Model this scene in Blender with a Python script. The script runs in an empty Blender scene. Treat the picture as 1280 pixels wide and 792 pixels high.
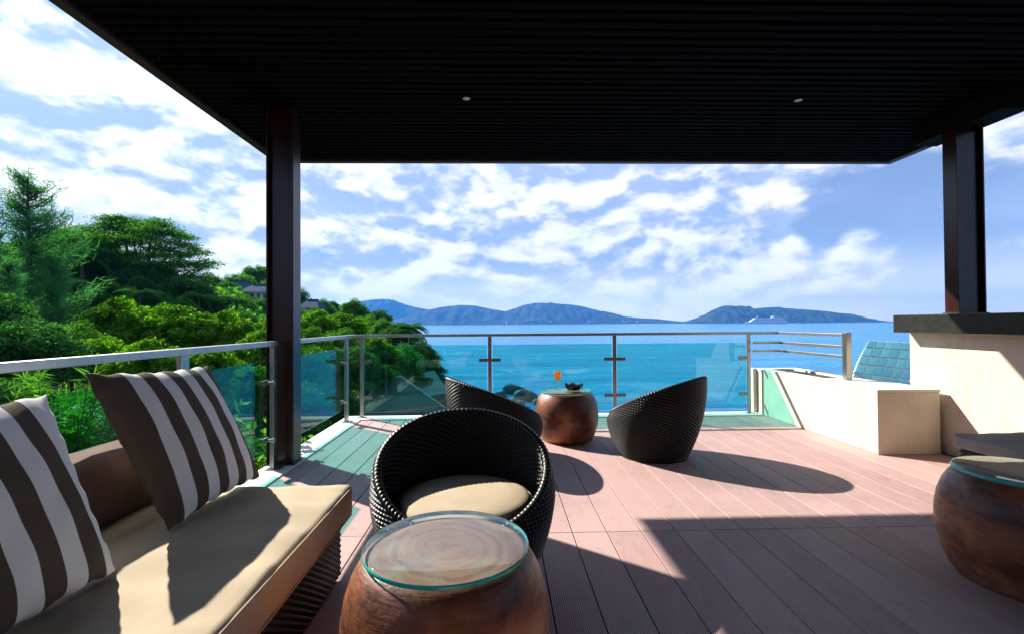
import bpy, bmesh, math, random
import numpy as np
from mathutils import Vector, Matrix

random.seed(7)
RNG = np.random.default_rng(7)
SC = bpy.context.scene
COL = SC.collection

# ------------------------------------------------------------------ camera
F_PX, CX, CY = 606.0, 640.0, 396.0          # focal length and centre of the 1280x792 photograph
YAW, PITCH, ROLL, EYE = math.radians(1.5), math.radians(.7), math.radians(.4), 1.15
_f = Vector((math.sin(YAW) * math.cos(PITCH), math.cos(YAW) * math.cos(PITCH), math.sin(PITCH)))
_r = Vector((math.cos(YAW), -math.sin(YAW), 0))
_u = _r.cross(_f)
CAM_R = _r * math.cos(ROLL) - _u * math.sin(ROLL)
CAM_U = _u * math.cos(ROLL) + _r * math.sin(ROLL)
CAM_O = Vector((0, 0, EYE))
cam_data = bpy.data.cameras.new('camera')
cam_data.sensor_width = 36
cam_data.lens = 36 * F_PX / 1280
cam_data.clip_start = .05
cam_data.clip_end = 60000
cam = bpy.data.objects.new('camera', cam_data)
COL.objects.link(cam)
cam.matrix_world = Matrix(((CAM_R.x, CAM_U.x, -_f.x, 0), (CAM_R.y, CAM_U.y, -_f.y, 0),
                           (CAM_R.z, CAM_U.z, -_f.z, EYE), (0, 0, 0, 1)))
SC.camera = cam


def ray(px, py):
    return CAM_R * ((px - CX) / F_PX) - CAM_U * ((py - CY) / F_PX) + _f


def at(px, py, dist):
    """point seen at a pixel, on the vertical plane at depth Y = dist"""
    d = ray(px, py)
    return CAM_O + d * (dist / d.y)


def on_z(px, py, z):
    d = ray(px, py)
    return CAM_O + d * ((z - EYE) / d.z)


# ------------------------------------------------------------------ light
SUN_DIR = Vector((-1.114, .885, 1.0)).normalized()      # towards the sun
SUN_ELEV = math.asin(SUN_DIR.z)
SUN_AZ = math.atan2(SUN_DIR.x, SUN_DIR.y)
sun_data = bpy.data.lights.new('sun', 'SUN')
sun_data.energy = 5.0
sun_data.angle = math.radians(.55)
sun_data.color = (1, .93, .82)
sun = bpy.data.objects.new('sun', sun_data)
COL.objects.link(sun)
sun.rotation_euler = SUN_DIR.to_track_quat('Z', 'Y').to_euler()

SC.view_settings.view_transform = 'Standard'
SC.view_settings.look = 'None'
SC.view_settings.gamma = 1
SC.view_settings.exposure = 1.1
SC.view_settings.use_curve_mapping = False
SC.cycles.use_denoising = True
SC.cycles.max_bounces = 10
SC.cycles.transparent_max_bounces = 24
SC.cycles.sample_clamp_indirect = 6
SC.cycles.volume_bounces = 0
SC.cycles.caustics_reflective = False
SC.cycles.caustics_refractive = False


class NT:
    """small node tree helper"""
    def __init__(self, tree):
        self.t = tree
        tree.nodes.clear()

    def n(self, kind, ins=None, **props):
        nd = self.t.nodes.new(kind)
        for k, v in props.items():
            setattr(nd, k, v)
        for k, v in (ins or {}).items():
            s = nd.inputs[k]
            if isinstance(v, bpy.types.NodeSocket):
                self.t.links.new(v, s)
            else:
                s.default_value = v
        return nd

    def m(self, op, a, b=0.0, c=None, clamp=False):
        ins = {0: a, 1: b}
        if c is not None:
            ins[2] = c
        return self.n('ShaderNodeMath', ins, operation=op, use_clamp=clamp).outputs[0]

    def vm(self, op, a, b=(0, 0, 0), scale=None):
        nd = self.n('ShaderNodeVectorMath', {0: a, 1: b}, operation=op)
        if scale is not None:
            if isinstance(scale, bpy.types.NodeSocket):
                self.t.links.new(scale, nd.inputs['Scale'])
            else:
                nd.inputs['Scale'].default_value = scale
        return nd.outputs['Value'] if op == 'DOT_PRODUCT' else nd.outputs[0]

    def noise(self, vec, scale, detail=4, rough=.5, dist=0.0, col=False):
        nd = self.n('ShaderNodeTexNoise', {'Scale': scale, 'Detail': detail, 'Roughness': rough, 'Distortion': dist})
        if vec is not None:
            self.t.links.new(vec, nd.inputs['Vector'])
        return nd.outputs['Color' if col else 'Fac']

    def ss(self, v, lo, hi, a=0.0, b=1.0):
        return self.n('ShaderNodeMapRange', {'Value': v, 'From Min': lo, 'From Max': hi, 'To Min': a, 'To Max': b},
                      interpolation_type='SMOOTHSTEP').outputs[0]

    def mix(self, fac, a, b, mode='MIX'):
        nd = self.n('ShaderNodeMix', data_type='RGBA', blend_type=mode)
        for sock, v in ((nd.inputs[0], fac), (nd.inputs[6], a), (nd.inputs[7], b)):
            if isinstance(v, bpy.types.NodeSocket):
                self.t.links.new(v, sock)
            else:
                sock.default_value = v if not isinstance(v, tuple) or len(v) == 4 else v + (1,)
        return nd.outputs[2]

    def ramp(self, fac, stops):
        nd = self.n('ShaderNodeValToRGB', {'Fac': fac})
        e = nd.color_ramp.elements
        while len(e) < len(stops):
            e.new(.5)
        for el, (p, c) in zip(e, stops):
            el.position = p
            el.color = tuple(c) + (1,)
        return nd.outputs[0]

    def link(self, a, b):
        self.t.links.new(a, b)


# ------------------------------------------------------------------ sky with broken cloud
world = bpy.data.worlds.new('World')
SC.world = world
world.use_nodes = True
world.cycles.sampling_method = 'MANUAL'
world.cycles.sample_map_resolution = 512
w = NT(world.node_tree)
sky = w.n('ShaderNodeTexSky', sky_type='NISHITA')
sky.sun_disc = False
sky.sun_elevation = SUN_ELEV
sky.sun_rotation = SUN_AZ
sky.air_density = 1.0
sky.dust_density = .6
sky.ozone_density = 2.2
SKY_STRENGTH = .046
dirv = w.n('ShaderNodeTexCoord').outputs['Generated']
sep = w.n('ShaderNodeSeparateXYZ', {0: dirv})
P = w.vm('ADD', w.vm('MULTIPLY', dirv, (1.0, 1.0, 1.9)), (3.3, 1.7, .4))


def blob(px, py, rad_deg):
    c = ray(px, py).normalized()
    d = w.vm('DOT_PRODUCT', dirv, tuple(c))
    return w.ss(d, math.cos(math.radians(rad_deg)), 1.0)


bias = w.m('MULTIPLY', 1.0, 0.0)
for bx, by, br, amt in ((600, 290, 30, .07), (520, 270, 14, .05), (690, 215, 7, .06), (850, 275, 13, .09), (760, 245, 6, .05), (930, 255, 9, .06), (230, 110, 26, .13), (60, 150, 26, .10), (700, 345, 14, .05), (560, 350, 12, .05), (450, 335, 9, .05), (900, 330, 8, .04),
                        (800, 210, 5, -.10), (1130, 235, 13, -.06), (1110, 355, 9, .06), (1010, 355, 9, .05), (1010, 200, 5, .03), (1090, 320, 4, .09), (950, 325, 5, .06), (440, 245, 7, -.04)):
    bias = w.m('ADD', bias, w.m('MULTIPLY', blob(bx, by, br), amt))


def cloud_field(vec):
    warp = w.vm('SCALE', w.vm('SUBTRACT', w.noise(vec, 4.0, 4, .55, 0.0, True), (.5, .5, .5)), scale=.16)
    v2 = w.vm('ADD', vec, warp)
    big = w.noise(v2, 2.4, 2, .45)
    fine = w.noise(v2, 6.0, 9, .58)
    vo = w.n('ShaderNodeTexVoronoi', {'Vector': v2, 'Scale': 7.0, 'Detail': 4.0, 'Roughness': .5}, feature='F1').outputs['Distance']
    bil = w.m('SUBTRACT', .60, vo)          # rounded billows
    edge = w.m('ADD', w.m('ADD', w.m('MULTIPLY', big, .68), w.m('MULTIPLY', fine, .24)), w.m('MULTIPLY', bil, .09))
    body = w.m('ADD', w.m('MULTIPLY', fine, .50), w.m('MULTIPLY', bil, .30))
    return edge, body


cf, body = cloud_field(P)
cfu, body2 = cloud_field(w.vm('ADD', P, (SUN_DIR.x * .016, SUN_DIR.y * .016, .045)))
dens = w.m('ADD', cf, bias)
cover = w.ss(dens, .430, .520)
relief = w.m('ADD', w.m('SUBTRACT', body, body2), w.m('MULTIPLY', w.m('SUBTRACT', cf, cfu), 1.4))
lit = w.ss(relief, -.15, .16)
thin = w.m('SUBTRACT', 1.0, w.ss(dens, .47, .62))
lit = w.m('ADD', w.m('MULTIPLY', lit, .92), w.m('MULTIPLY', thin, .12), clamp=True)
sun_dot = w.m('MAXIMUM', w.vm('DOT_PRODUCT', dirv, tuple(SUN_DIR)), 0.0)
glow = w.m('POWER', sun_dot, 6.0)
ccol = w.mix(lit, (4.3, 5.9, 9.3), (12.6, 12.7, 12.8))
ccol = w.vm('SCALE', ccol, scale=w.m('ADD', 1.0, w.m('MULTIPLY', glow, .35)))
base_sky = w.vm('MULTIPLY', sky.outputs[0], (.86, .98, 1.28))
# thin high veil keeps the blue pale, as in the photograph
veil = w.noise(w.vm('MULTIPLY', P, (.7, .7, 1.6)), 2.6, 7, .55, .4)
base_sky = w.mix(w.ss(veil, .30, .75, .22, .62), base_sky, (7.6, 9.6, 13.8))
skyc = w.mix(cover, base_sky, ccol)
low = w.ss(sep.outputs[2], -.01, .14, .80, 0.0)
skyc = w.mix(low, skyc, (16.5, 16.0, 14.6))
bg = w.n('ShaderNodeBackground', {'Color': skyc, 'Strength': SKY_STRENGTH})
w.link(bg.outputs[0], w.n('ShaderNodeOutputWorld').inputs['Surface'])

# ------------------------------------------------------------------ materials
MATS = {}


def new_mat(name):
    m = bpy.data.materials.new(name)
    m.use_nodes = True
    t = NT(m.node_tree)
    out = t.n('ShaderNodeOutputMaterial')
    MATS[name] = m
    return m, t, out


def obj_co(t):
    return t.n('ShaderNodeTexCoord').outputs['Object']


def geo_pos(t):
    return t.n('ShaderNodeNewGeometry').outputs['Position']


def plain(name, c1, c2=None, scale=6, rough=.6, metal=0.0, bump=0.0, bscale=40, spec=.5, coat=0.0, stretch=None, world_co=False, detail=5):
    m, t, out = new_mat(name)
    co = geo_pos(t) if world_co else obj_co(t)
    vec = t.vm('MULTIPLY', co, stretch) if stretch else co
    ins = {'Roughness': rough, 'Metallic': metal, 'Specular IOR Level': spec, 'Coat Weight': coat}
    if c2 is not None:
        ins['Base Color'] = t.mix(t.ss(t.noise(vec, scale, detail, .6), .3, .7), c1, c2)
    else:
        ins['Base Color'] = tuple(c1) + (1,)
    p = t.n('ShaderNodeBsdfPrincipled', ins)
    if bump:
        b = t.n('ShaderNodeBump', {'Strength': bump, 'Distance': .01, 'Height': t.noise(vec, bscale, 4, .6)})
        t.link(b.outputs[0], p.inputs['Normal'])
    t.link(p.outputs[0], out.inputs['Surface'])
    return m


plain('white_paint', (.74, .72, .66), (.62, .60, .54), 3, .6, bump=.15, world_co=True)
plain('steel', (.42, .42, .40), (.34, .335, .32), 9, .30, .95, bump=.03, stretch=(1, 1, .15))
plain('rail_steel', (.50, .49, .48), (.40, .39, .38), 5, .34, .9)
plain('clamp_steel', (.26, .25, .23), (.20, .19, .18), 30, .35, .9)
plain('dark_steel', (.022, .006, .0045), (.042, .011, .007), 7, .26, 0, spec=.4, bump=.06, bscale=60, stretch=(1, 1, .3))
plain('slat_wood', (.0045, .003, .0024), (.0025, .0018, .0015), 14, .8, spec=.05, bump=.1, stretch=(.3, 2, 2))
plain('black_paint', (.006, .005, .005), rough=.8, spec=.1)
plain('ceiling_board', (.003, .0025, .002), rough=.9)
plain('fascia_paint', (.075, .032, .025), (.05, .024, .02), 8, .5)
plain('counter_stone', (.028, .028, .026), (.016, .016, .016), 18, .28, bump=.03)
plain('cushion_cream', (.53, .435, .31), (.46, .375, .265), 5, .85, bump=.25, bscale=420, spec=.25)
plain('cushion_grey', (.36, .34, .30), (.30, .28, .25), 8, .85, bump=.25, bscale=420, spec=.25)
plain('brown_fabric', (.12, .062, .040), (.09, .045, .028), 6, .85, bump=.3, bscale=380, spec=.25)
plain('black_ceramic', (.012, .011, .010), (.03, .026, .022), 30, .3)
plain('downlight_lens', (.50, .52, .50), rough=.5)
plain('slab_concrete', (.16, .15, .14), (.11, .105, .10), 3, .85, bump=.3, world_co=True)
plain('villa_plaster', (.07, .055, .045), (.05, .042, .035), 2, .8, bump=.2, world_co=True)
plain('bark', (.055, .042, .03), (.11, .09, .07), 5, .9, bump=.6, bscale=14, stretch=(2, 2, .5))
plain('soil', (.035, .04, .018), (.06, .05, .03), .4, .95, bump=.6, bscale=3, world_co=True)
plain('rock_stone', (.04, .045, .045), (.12, .115, .105), .5, .85, bump=.9, bscale=2.2, world_co=True)
plain('ship_white', (.80, .80, .80), rough=.5)
plain('ship_window', (.12, .15, .19), rough=.3)
plain('ship_blue', (.03, .07, .18), rough=.4)
plain('house_white', (.60, .62, .62), (.5, .52, .52), 1, .7)
plain('house_roof_blue', (.03, .055, .10), (.05, .085, .14), 2, .9, spec=.1)
plain('house_glass', (.04, .05, .06), rough=.15)
plain('pavilion_roof', (.07, .105, .09), (.045, .07, .06), 4, .7, bump=.4, bscale=20)
plain('pavilion_ridge', (.24, .26, .23), rough=.8)
plain('timber', (.10, .06, .04), (.07, .04, .03), 10, .7, stretch=(1, 1, .2))
plain('roof_tile', (.06, .13, .13), (.11, .19, .18), 9, .6, bump=.15, world_co=True)
plain('grout', (.72, .74, .70), rough=.75)
plain('planter_soil', (.04, .03, .02), (.07, .05, .035), 20, .95, bump=.6)


# planks of composite decking, faintly different from one another, ribbed lengthwise
def mk_deck():
    m, t, out = new_mat('deck_composite')
    pos = geo_pos(t)
    ri = t.n('ShaderNodeObjectInfo').outputs['Random']
    sx_ = t.n('ShaderNodeSeparateXYZ', {0: obj_co(t)}).outputs[0]
    rib = t.m('SINE', t.m('MULTIPLY', sx_, 2 * math.pi / .0085))
    n1 = t.noise(t.vm('MULTIPLY', pos, (6, 1.2, 1)), 3, 6, .65)
    n2 = t.noise(pos, .9, 4, .6)
    c = t.mix(ri, (.660, .440, .415), (.450, .285, .268))
    c = t.mix(t.ss(n1, .25, .75, 0, .5), c, (.68, .49, .465))
    c = t.mix(t.ss(n2, .46, .70, 0, .5), c, (.33, .215, .20))
    n4 = t.noise(pos, 7.0, 8, .75)
    c = t.mix(t.ss(n4, .54, .72, 0, .45), c, (.26, .18, .17))
    c = t.mix(t.ss(rib, -.9, .3, .62, 0), c, (.20, .115, .105))
    p = t.n('ShaderNodeBsdfPrincipled', {'Base Color': c, 'Roughness': .62, 'Specular IOR Level': .35})
    b = t.n('ShaderNodeBump', {'Strength': .35, 'Distance': .002, 'Height': rib})
    b2 = t.n('ShaderNodeBump', {'Strength': .15, 'Distance': .004, 'Height': n1, 'Normal': b.outputs[0]})
    t.link(b2.outputs[0], p.inputs['Normal'])
    t.link(p.outputs[0], out.inputs['Surface'])


mk_deck()


# pale render with water stains
def mk_concrete(name, a, b_, stain):
    m, t, out = new_mat(name)
    pos = geo_pos(t)
    n1 = t.noise(pos, 2.2, 8, .65, .4)
    n2 = t.noise(t.vm('MULTIPLY', pos, (1.6, 1.6, .9)), 2.4, 9, .7, .6)
    n3 = t.noise(pos, 38, 4, .65)
    c = t.mix(t.ss(n1, .3, .7), a, b_)
    c = t.mix(t.ss(n2, .50, .76, 0, .5), c, stain)
    c = t.mix(t.ss(n3, .58, .72, 0, .35), c, stain)
    p = t.n('ShaderNodeBsdfPrincipled', {'Base Color': c, 'Roughness': .82, 'Specular IOR Level': .25})
    b = t.n('ShaderNodeBump', {'Strength': .35, 'Distance': .006, 'Height': t.m('ADD', n3, t.m('MULTIPLY', n1, .6))})
    t.link(b.outputs[0], p.inputs['Normal'])
    t.link(p.outputs[0], out.inputs['Surface'])


mk_concrete('cream_render', (.70, .63, .51), (.60, .535, .42), (.37, .31, .225))


# glazed earthenware drums: rust, ochre and near black, brushed round
def mk_drum():
    m, t, out = new_mat('drum_glaze')
    co = obj_co(t)
    st = t.vm('MULTIPLY', co, (1, 1, 1.6))
    ri = t.n('ShaderNodeObjectInfo').outputs['Random']
    co2 = t.vm('ADD', st, t.n('ShaderNodeCombineXYZ', {0: t.m('MULTIPLY', ri, 9.0), 1: 0.0, 2: ri}).outputs[0])
    n1 = t.noise(co2, 3.6, 10, .62, .35)
    n2 = t.noise(t.vm('MULTIPLY', co2, (1, 1, 7)), 7, 6, .6, .2)
    n3 = t.noise(co2, 60, 3, .6)
    c = t.ramp(n1, ((.30, (.018, .008, .006)), (.42, (.095, .031, .015)), (.53, (.24, .080, .034)), (.67, (.46, .19, .085))))
    c = t.mix(t.ss(n2, .48, .72, 0, .40), c, (.060, .030, .020))
    c = t.mix(t.ss(n3, .60, .75, 0, .30), c, (.30, .17, .10))
    p = t.n('ShaderNodeBsdfPrincipled', {'Base Color': c, 'Roughness': t.ss(n3, .3, .7, .34, .55), 'Specular IOR Level': .4, 'Coat Weight': .12, 'Coat Roughness': .25})
    b = t.n('ShaderNodeBump', {'Strength': .3, 'Distance': .008, 'Height': t.m('ADD', n2, t.m('MULTIPLY', n3, .5))})
    t.link(b.outputs[0], p.inputs['Normal'])
    t.link(p.outputs[0], out.inputs['Surface'])
    # the top under the glass: turned timber rings, bleached
    m, t, out = new_mat('drum_top')
    co = obj_co(t)
    s = t.n('ShaderNodeSeparateXYZ', {0: co})
    rad = t.n('ShaderNodeVectorMath', {0: t.vm('MULTIPLY', co, (1, 1.25, 0))}, operation='LENGTH').outputs['Value']
    nn = t.noise(co, 7, 6, .6, .5)
    ring = t.noise(t.n('ShaderNodeCombineXYZ', {0: t.m('ADD', t.m('MULTIPLY', rad, 34), t.m('MULTIPLY', nn, 2.2)), 1: t.m('MULTIPLY', nn, 1.5), 2: 0.0}).outputs[0], 1.0, 6, .65)
    c = t.ramp(ring, ((.25, (.07, .036, .028)), (.42, (.19, .085, .055)), (.55, (.28, .125, .070)), (.72, (.22, .165, .145))))
    c = t.mix(t.ss(nn, .50, .72, 0, .6), c, (.20, .22, .22))
    p = t.n('ShaderNodeBsdfPrincipled', {'Base Color': c, 'Roughness': .6})
    t.link(p.outputs[0], out.inputs['Surface'])


mk_drum()


def mk_glass(name, tint, ior, haze=0.0):
    m, t, out = new_mat(name)
    back = t.n('ShaderNodeNewGeometry').outputs['Backfacing']
    fr = t.n('ShaderNodeFresnel', {'IOR': t.m('ADD', ior, t.m('MULTIPLY', back, 1 / ior - ior))}).outputs[0]
    tr = t.n('ShaderNodeBsdfTransparent', {'Color': tint + (1,)})
    gl = t.n('ShaderNodeBsdfGlossy', {'Color': (.95, 1, 1, 1), 'Roughness': .015})
    ms = t.n('ShaderNodeMixShader', {0: t.m('MULTIPLY', fr, .9), 1: tr.outputs[0], 2: gl.outputs[0]})
    s = ms.outputs[0]
    if haze:
        df = t.n('ShaderNodeBsdfDiffuse', {'Color': (.45, .6, .6, 1)})
        sm = t.ss(t.noise(geo_pos(t), 3, 7, .7), .45, .8, haze * .3, haze)
        s = t.n('ShaderNodeMixShader', {0: sm, 1: s, 2: df.outputs[0]}).outputs[0]
    t.link(s, out.inputs['Surface'])
    return m


mk_glass('teal_glass', (.47, .87, .845), 1.55, .004)
mk_glass('clear_glass', (.86, .97, .95), 1.6)
mk_glass('goblet_glass', (.93, .96, .96), 1.55)
plain('glass_edge', (.02, .42, .38), (.03, .55, .50), 12, .08, spec=.6)
m_, t_n, o_ = new_mat('orange_juice')
_d = t_n.n('ShaderNodeBsdfDiffuse', {'Color': (.95, .45, .012, 1)})
_t = t_n.n('ShaderNodeBsdfTranslucent', {'Color': (1.0, .52, .012, 1)})
t_n.link(t_n.n('ShaderNodeMixShader', {0: .65, 1: _d.outputs[0], 2: _t.outputs[0]}).outputs[0], o_.inputs['Surface'])


def mk_wicker():
    m, t, out = new_mat('wicker')
    n = t.noise(obj_co(t), 70, 3, .6)
    c = t.mix(n, (.0025, .0022, .002), (.010, .008, .0065))
    p = t.n('ShaderNodeBsdfPrincipled', {'Base Color': c, 'Roughness': .36, 'Specular IOR Level': .34})
    t.link(p.outputs[0], out.inputs['Surface'])


mk_wicker()


def mk_stripes(name, width, phase, first_dark, lim):
    """woven cotton with printed stripes; local X runs across the stripes"""
    m, t, out = new_mat(name)
    co = obj_co(t)
    wob = t.m('MULTIPLY', t.m('SUBTRACT', t.noise(co, 5, 2, .5), .5), .006)
    x = t.m('ADD', t.n('ShaderNodeSeparateXYZ', {0: co}).outputs[0], wob)
    x = t.m('MINIMUM', t.m('MAXIMUM', x, -lim), lim)
    u = t.m('FRACT', t.m('ADD', t.m('DIVIDE', x, width * 2), phase))
    k = t.ss(t.m('ABSOLUTE', t.m('SUBTRACT', u, .5)), .244, .256)
    n = t.noise(co, 6, 4, .6)
    dark = t.mix(n, (.090, .066, .048), (.120, .090, .066))
    pale = t.mix(n, (.86, .86, .84), (.90, .90, .88))
    c = t.mix(k, dark, pale) if first_dark else t.mix(k, pale, dark)
    p = t.n('ShaderNodeBsdfPrincipled', {'Base Color': c, 'Roughness': .9, 'Specular IOR Level': .2})
    weave = t.m('ADD', t.noise(co, 330, 2, .5), t.m('MULTIPLY', t.noise(co, 14, 4, .6), 1.2))
    b = t.n('ShaderNodeBump', {'Strength': .3, 'Distance': .006, 'Height': weave})
    t.link(b.outputs[0], p.inputs['Normal'])
    t.link(p.outputs[0], out.inputs['Surface'])


mk_stripes('stripe_fabric', .0667, .5, True, .26)
mk_stripes('stripe_fabric_offset', .066, .70, True, .30)


def mk_leaf(name, a, b_, trans=.4, tip=None):
    m, t, out = new_mat(name)
    g = t.n('ShaderNodeNewGeometry')
    ri = g.outputs['Random Per Island']
    n = t.noise(g.outputs['Position'], .55, 3, .6)
    c = t.mix(ri, a, b_)
    c = t.mix(t.ss(n, .35, .7, 0, .55), c, tuple(min(1, v * 1.35) for v in b_))
    if tip:
        c = t.mix(t.ss(ri, .86, .95, 0, .8), c, tip)
    d = t.n('ShaderNodeBsdfDiffuse', {'Color': c})
    tl = t.n('ShaderNodeBsdfTranslucent', {'Color': t.mix(1.0, c, (1.5, 1.7, .6, 1), 'MULTIPLY')})
    ms = t.n('ShaderNodeMixShader', {0: trans, 1: d.outputs[0], 2: tl.outputs[0]})
    t.link(ms.outputs[0], out.inputs['Surface'])


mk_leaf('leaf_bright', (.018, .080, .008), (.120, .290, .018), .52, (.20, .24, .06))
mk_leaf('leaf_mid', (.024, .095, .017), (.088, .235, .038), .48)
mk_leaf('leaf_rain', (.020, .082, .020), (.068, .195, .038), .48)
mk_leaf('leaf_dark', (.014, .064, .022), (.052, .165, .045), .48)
mk_leaf('leaf_needle', (.022, .105, .046), (.056, .200, .085), .45)
mk_leaf('leaf_palm', (.024, .090, .024), (.060, .190, .045), .4)
mk_leaf('leaf_grass', (.050, .145, .014), (.120, .270, .03), .45)


def mk_sea():
    m, t, out = new_mat('sea_water')
    pos = geo_pos(t)
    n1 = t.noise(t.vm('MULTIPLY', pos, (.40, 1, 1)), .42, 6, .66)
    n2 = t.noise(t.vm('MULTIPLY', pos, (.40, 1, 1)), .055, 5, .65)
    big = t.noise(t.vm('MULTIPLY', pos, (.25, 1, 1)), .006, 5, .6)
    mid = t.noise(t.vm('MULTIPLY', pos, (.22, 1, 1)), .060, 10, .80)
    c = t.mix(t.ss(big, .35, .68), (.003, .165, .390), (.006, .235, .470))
    c = t.mix(t.ss(mid, .34, .66), t.mix(.55, c, (.001, .070, .250)), t.mix(.5, c, (.010, .34, .56)))  # light and dark of ripples and gusts put into the water colour as streaks
    p = t.n('ShaderNodeBsdfPrincipled', {'Base Color': c, 'Roughness': t.ss(mid, .3, .7, .10, .32), 'IOR': 1.33, 'Specular IOR Level': .27})
    b = t.n('ShaderNodeBump', {'Strength': 1.0, 'Distance': 1.0, 'Height': t.m('ADD', t.m('MULTIPLY', n1, .75), t.m('MULTIPLY', n2, 2.6))})
    t.link(b.outputs[0], p.inputs['Normal'])
    t.link(p.outputs[0], out.inputs['Surface'])


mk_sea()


def mk_hill(name, a, b_):
    m, t, out = new_mat(name)
    pos = geo_pos(t)
    n = t.noise(pos, .012, 8, .7)
    n2 = t.noise(t.vm('ADD', pos, (500, 100, 0)), .004, 5, .6)
    c = t.mix(t.ss(n, .38, .62), a, b_)
    c = t.mix(t.ss(n2, .56, .70, 0, .4), c, (.08, .10, .06))
    p = t.n('ShaderNodeBsdfPrincipled', {'Base Color': c, 'Roughness': .95, 'Specular IOR Level': .1})
    b = t.n('ShaderNodeBump', {'Strength': 1.0, 'Distance': 25.0, 'Height': n})
    t.link(b.outputs[0], p.inputs['Normal'])
    t.link(p.outputs[0], out.inputs['Surface'])


mk_hill('hill_forest', (.006, .018, .014), (.040, .068, .042))


def mk_tile():
    m, t, out = new_mat('blue_tile')
    ri = t.n('ShaderNodeObjectInfo').outputs['Random']
    c = t.mix(ri, (.045, .42, .52), (.14, .60, .68))
    p = t.n('ShaderNodeBsdfPrincipled', {'Base Color': c, 'Roughness': .2, 'Specular IOR Level': .35})
    t.link(p.outputs[0], out.inputs['Surface'])


mk_tile()


# ------------------------------------------------------------------ mesh helpers
class MB:
    def __init__(self):
        self.v, self.f = [], []

    def add(self, vs, fs):
        o = len(self.v)
        self.v += [tuple(p) for p in vs]
        self.f += [tuple(i + o for i in f) for f in fs]
        return self

    def box(self, x0, x1, y0, y1, z0, z1):
        return self.add([(x, y, z) for z in (z0, z1) for y in (y0, y1) for x in (x0, x1)],
                        [(0, 2, 3, 1), (4, 5, 7, 6), (0, 1, 5, 4), (2, 6, 7, 3), (0, 4, 6, 2), (1, 3, 7, 5)])

    def lathe(self, prof, n=48, c=(0, 0), cap0=True, cap1=True):
        vs, fs = [], []
        for r, z in prof:
            for k in range(n):
                a = 2 * math.pi * k / n
                vs.append((c[0] + r * math.cos(a), c[1] + r * math.sin(a), z))
        for j in range(len(prof) - 1):
            for k in range(n):
                k2 = (k + 1) % n
                fs.append((j * n + k, j * n + k2, (j + 1) * n + k2, (j + 1) * n + k))
        if cap0:
            fs.append(tuple(range(n - 1, -1, -1)))
        if cap1:
            fs.append(tuple((len(prof) - 1) * n + k for k in range(n)))
        return self.add(vs, fs)

    def tube(self, pts, rads, n=8, caps=True):
        pts = [Vector(p) for p in pts]
        if not hasattr(rads, '__len__'):
            rads = [rads] * len(pts)
        vs, fs = [], []
        for i, p in enumerate(pts):
            t = (pts[min(i + 1, len(pts) - 1)] - pts[max(i - 1, 0)])
            t = t.normalized() if t.length > 1e-9 else Vector((0, 0, 1))
            a = t.cross(Vector((0, 0, 1)))
            if a.length < .05:
                a = t.cross(Vector((1, 0, 0)))
            a.normalize()
            b = a.cross(t)
            for k in range(n):
                an = 2 * math.pi * k / n
                vs.append(p + (a * math.cos(an) + b * math.sin(an)) * rads[i])
        for j in range(len(pts) - 1):
            for k in range(n):
                k2 = (k + 1) % n
                fs.append((j * n + k, j * n + k2, (j + 1) * n + k2, (j + 1) * n + k))
        if caps:
            fs.append(tuple(range(n - 1, -1, -1)))
            fs.append(tuple((len(pts) - 1) * n + k for k in range(n)))
        return self.add(vs, fs)

    def mesh(self, name, mat, bevel=0.0, smooth=False, segs=2):
        me = bpy.data.meshes.new(name)
        me.from_pydata(self.v, [], self.f)
        bm = bmesh.new()
        bm.from_mesh(me)
        bmesh.ops.recalc_face_normals(bm, faces=bm.faces)
        if bevel:
            ed = [e for e in bm.edges if len(e.link_faces) == 2 and e.calc_face_angle(0) > .5]
            bmesh.ops.bevel(bm, geom=ed, offset=bevel, segments=segs, profile=.5, affect='EDGES')
        bm.to_mesh(me)
        bm.free()
        if smooth:
            me.polygons.foreach_set('use_smooth', [True] * len(me.polygons))
            if smooth is not True:
                try:
                    me.set_sharp_from_angle(angle=math.radians(smooth))
                except Exception:
                    pass
        me.materials.append(MATS[mat])
        return me

    def build(self, name, mat, parent=None, loc=(0, 0, 0), bevel=0.0, smooth=False, segs=2):
        return link(name, self.mesh(name, mat, bevel, smooth, segs), parent, loc)


def link(name, me, parent=None, loc=(0, 0, 0)):
    o = bpy.data.objects.new(name, me)
    COL.objects.link(o)
    o.location = loc
    if parent is not None:
        o.parent = parent
    return o


def tag(o, label=None, cat=None, group=None, kind=None):
    for k, v in (('label', label), ('category', cat), ('group', group), ('kind', kind)):
        if v:
            o[k] = v
    return o


def thing(name, label, cat, loc=(0, 0, 0), rz=0.0, group=None):
    o = bpy.data.objects.new(name, None)
    COL.objects.link(o)
    o.empty_display_size = .1
    o.location = loc
    o.rotation_euler = (0, 0, rz)
    return tag(o, label, cat, group)


def copy_tree(o, parent=None):
    c = o.copy()
    COL.objects.link(c)
    c.parent = parent
    for ch in list(o.children):
        copy_tree(ch, c)
    return c


def np_mesh(name, verts, faces, mat, smooth=False):
    """verts (N,3), faces (M,4)"""
    me = bpy.data.meshes.new(name)
    verts = np.ascontiguousarray(verts, dtype=np.float32)
    faces = np.ascontiguousarray(faces, dtype=np.int32)
    me.vertices.add(len(verts))
    me.vertices.foreach_set('co', verts.ravel())
    me.loops.add(faces.size)
    me.loops.foreach_set('vertex_index', faces.ravel())
    me.polygons.add(len(faces))
    me.polygons.foreach_set('loop_start', np.arange(0, faces.size, faces.shape[1], dtype=np.int32))
    if smooth:
        me.polygons.foreach_set('use_smooth', np.ones(len(faces), dtype=bool))
    me.update(calc_edges=True)
    me.validate()
    me.materials.append(MATS[mat])
    return me


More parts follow.
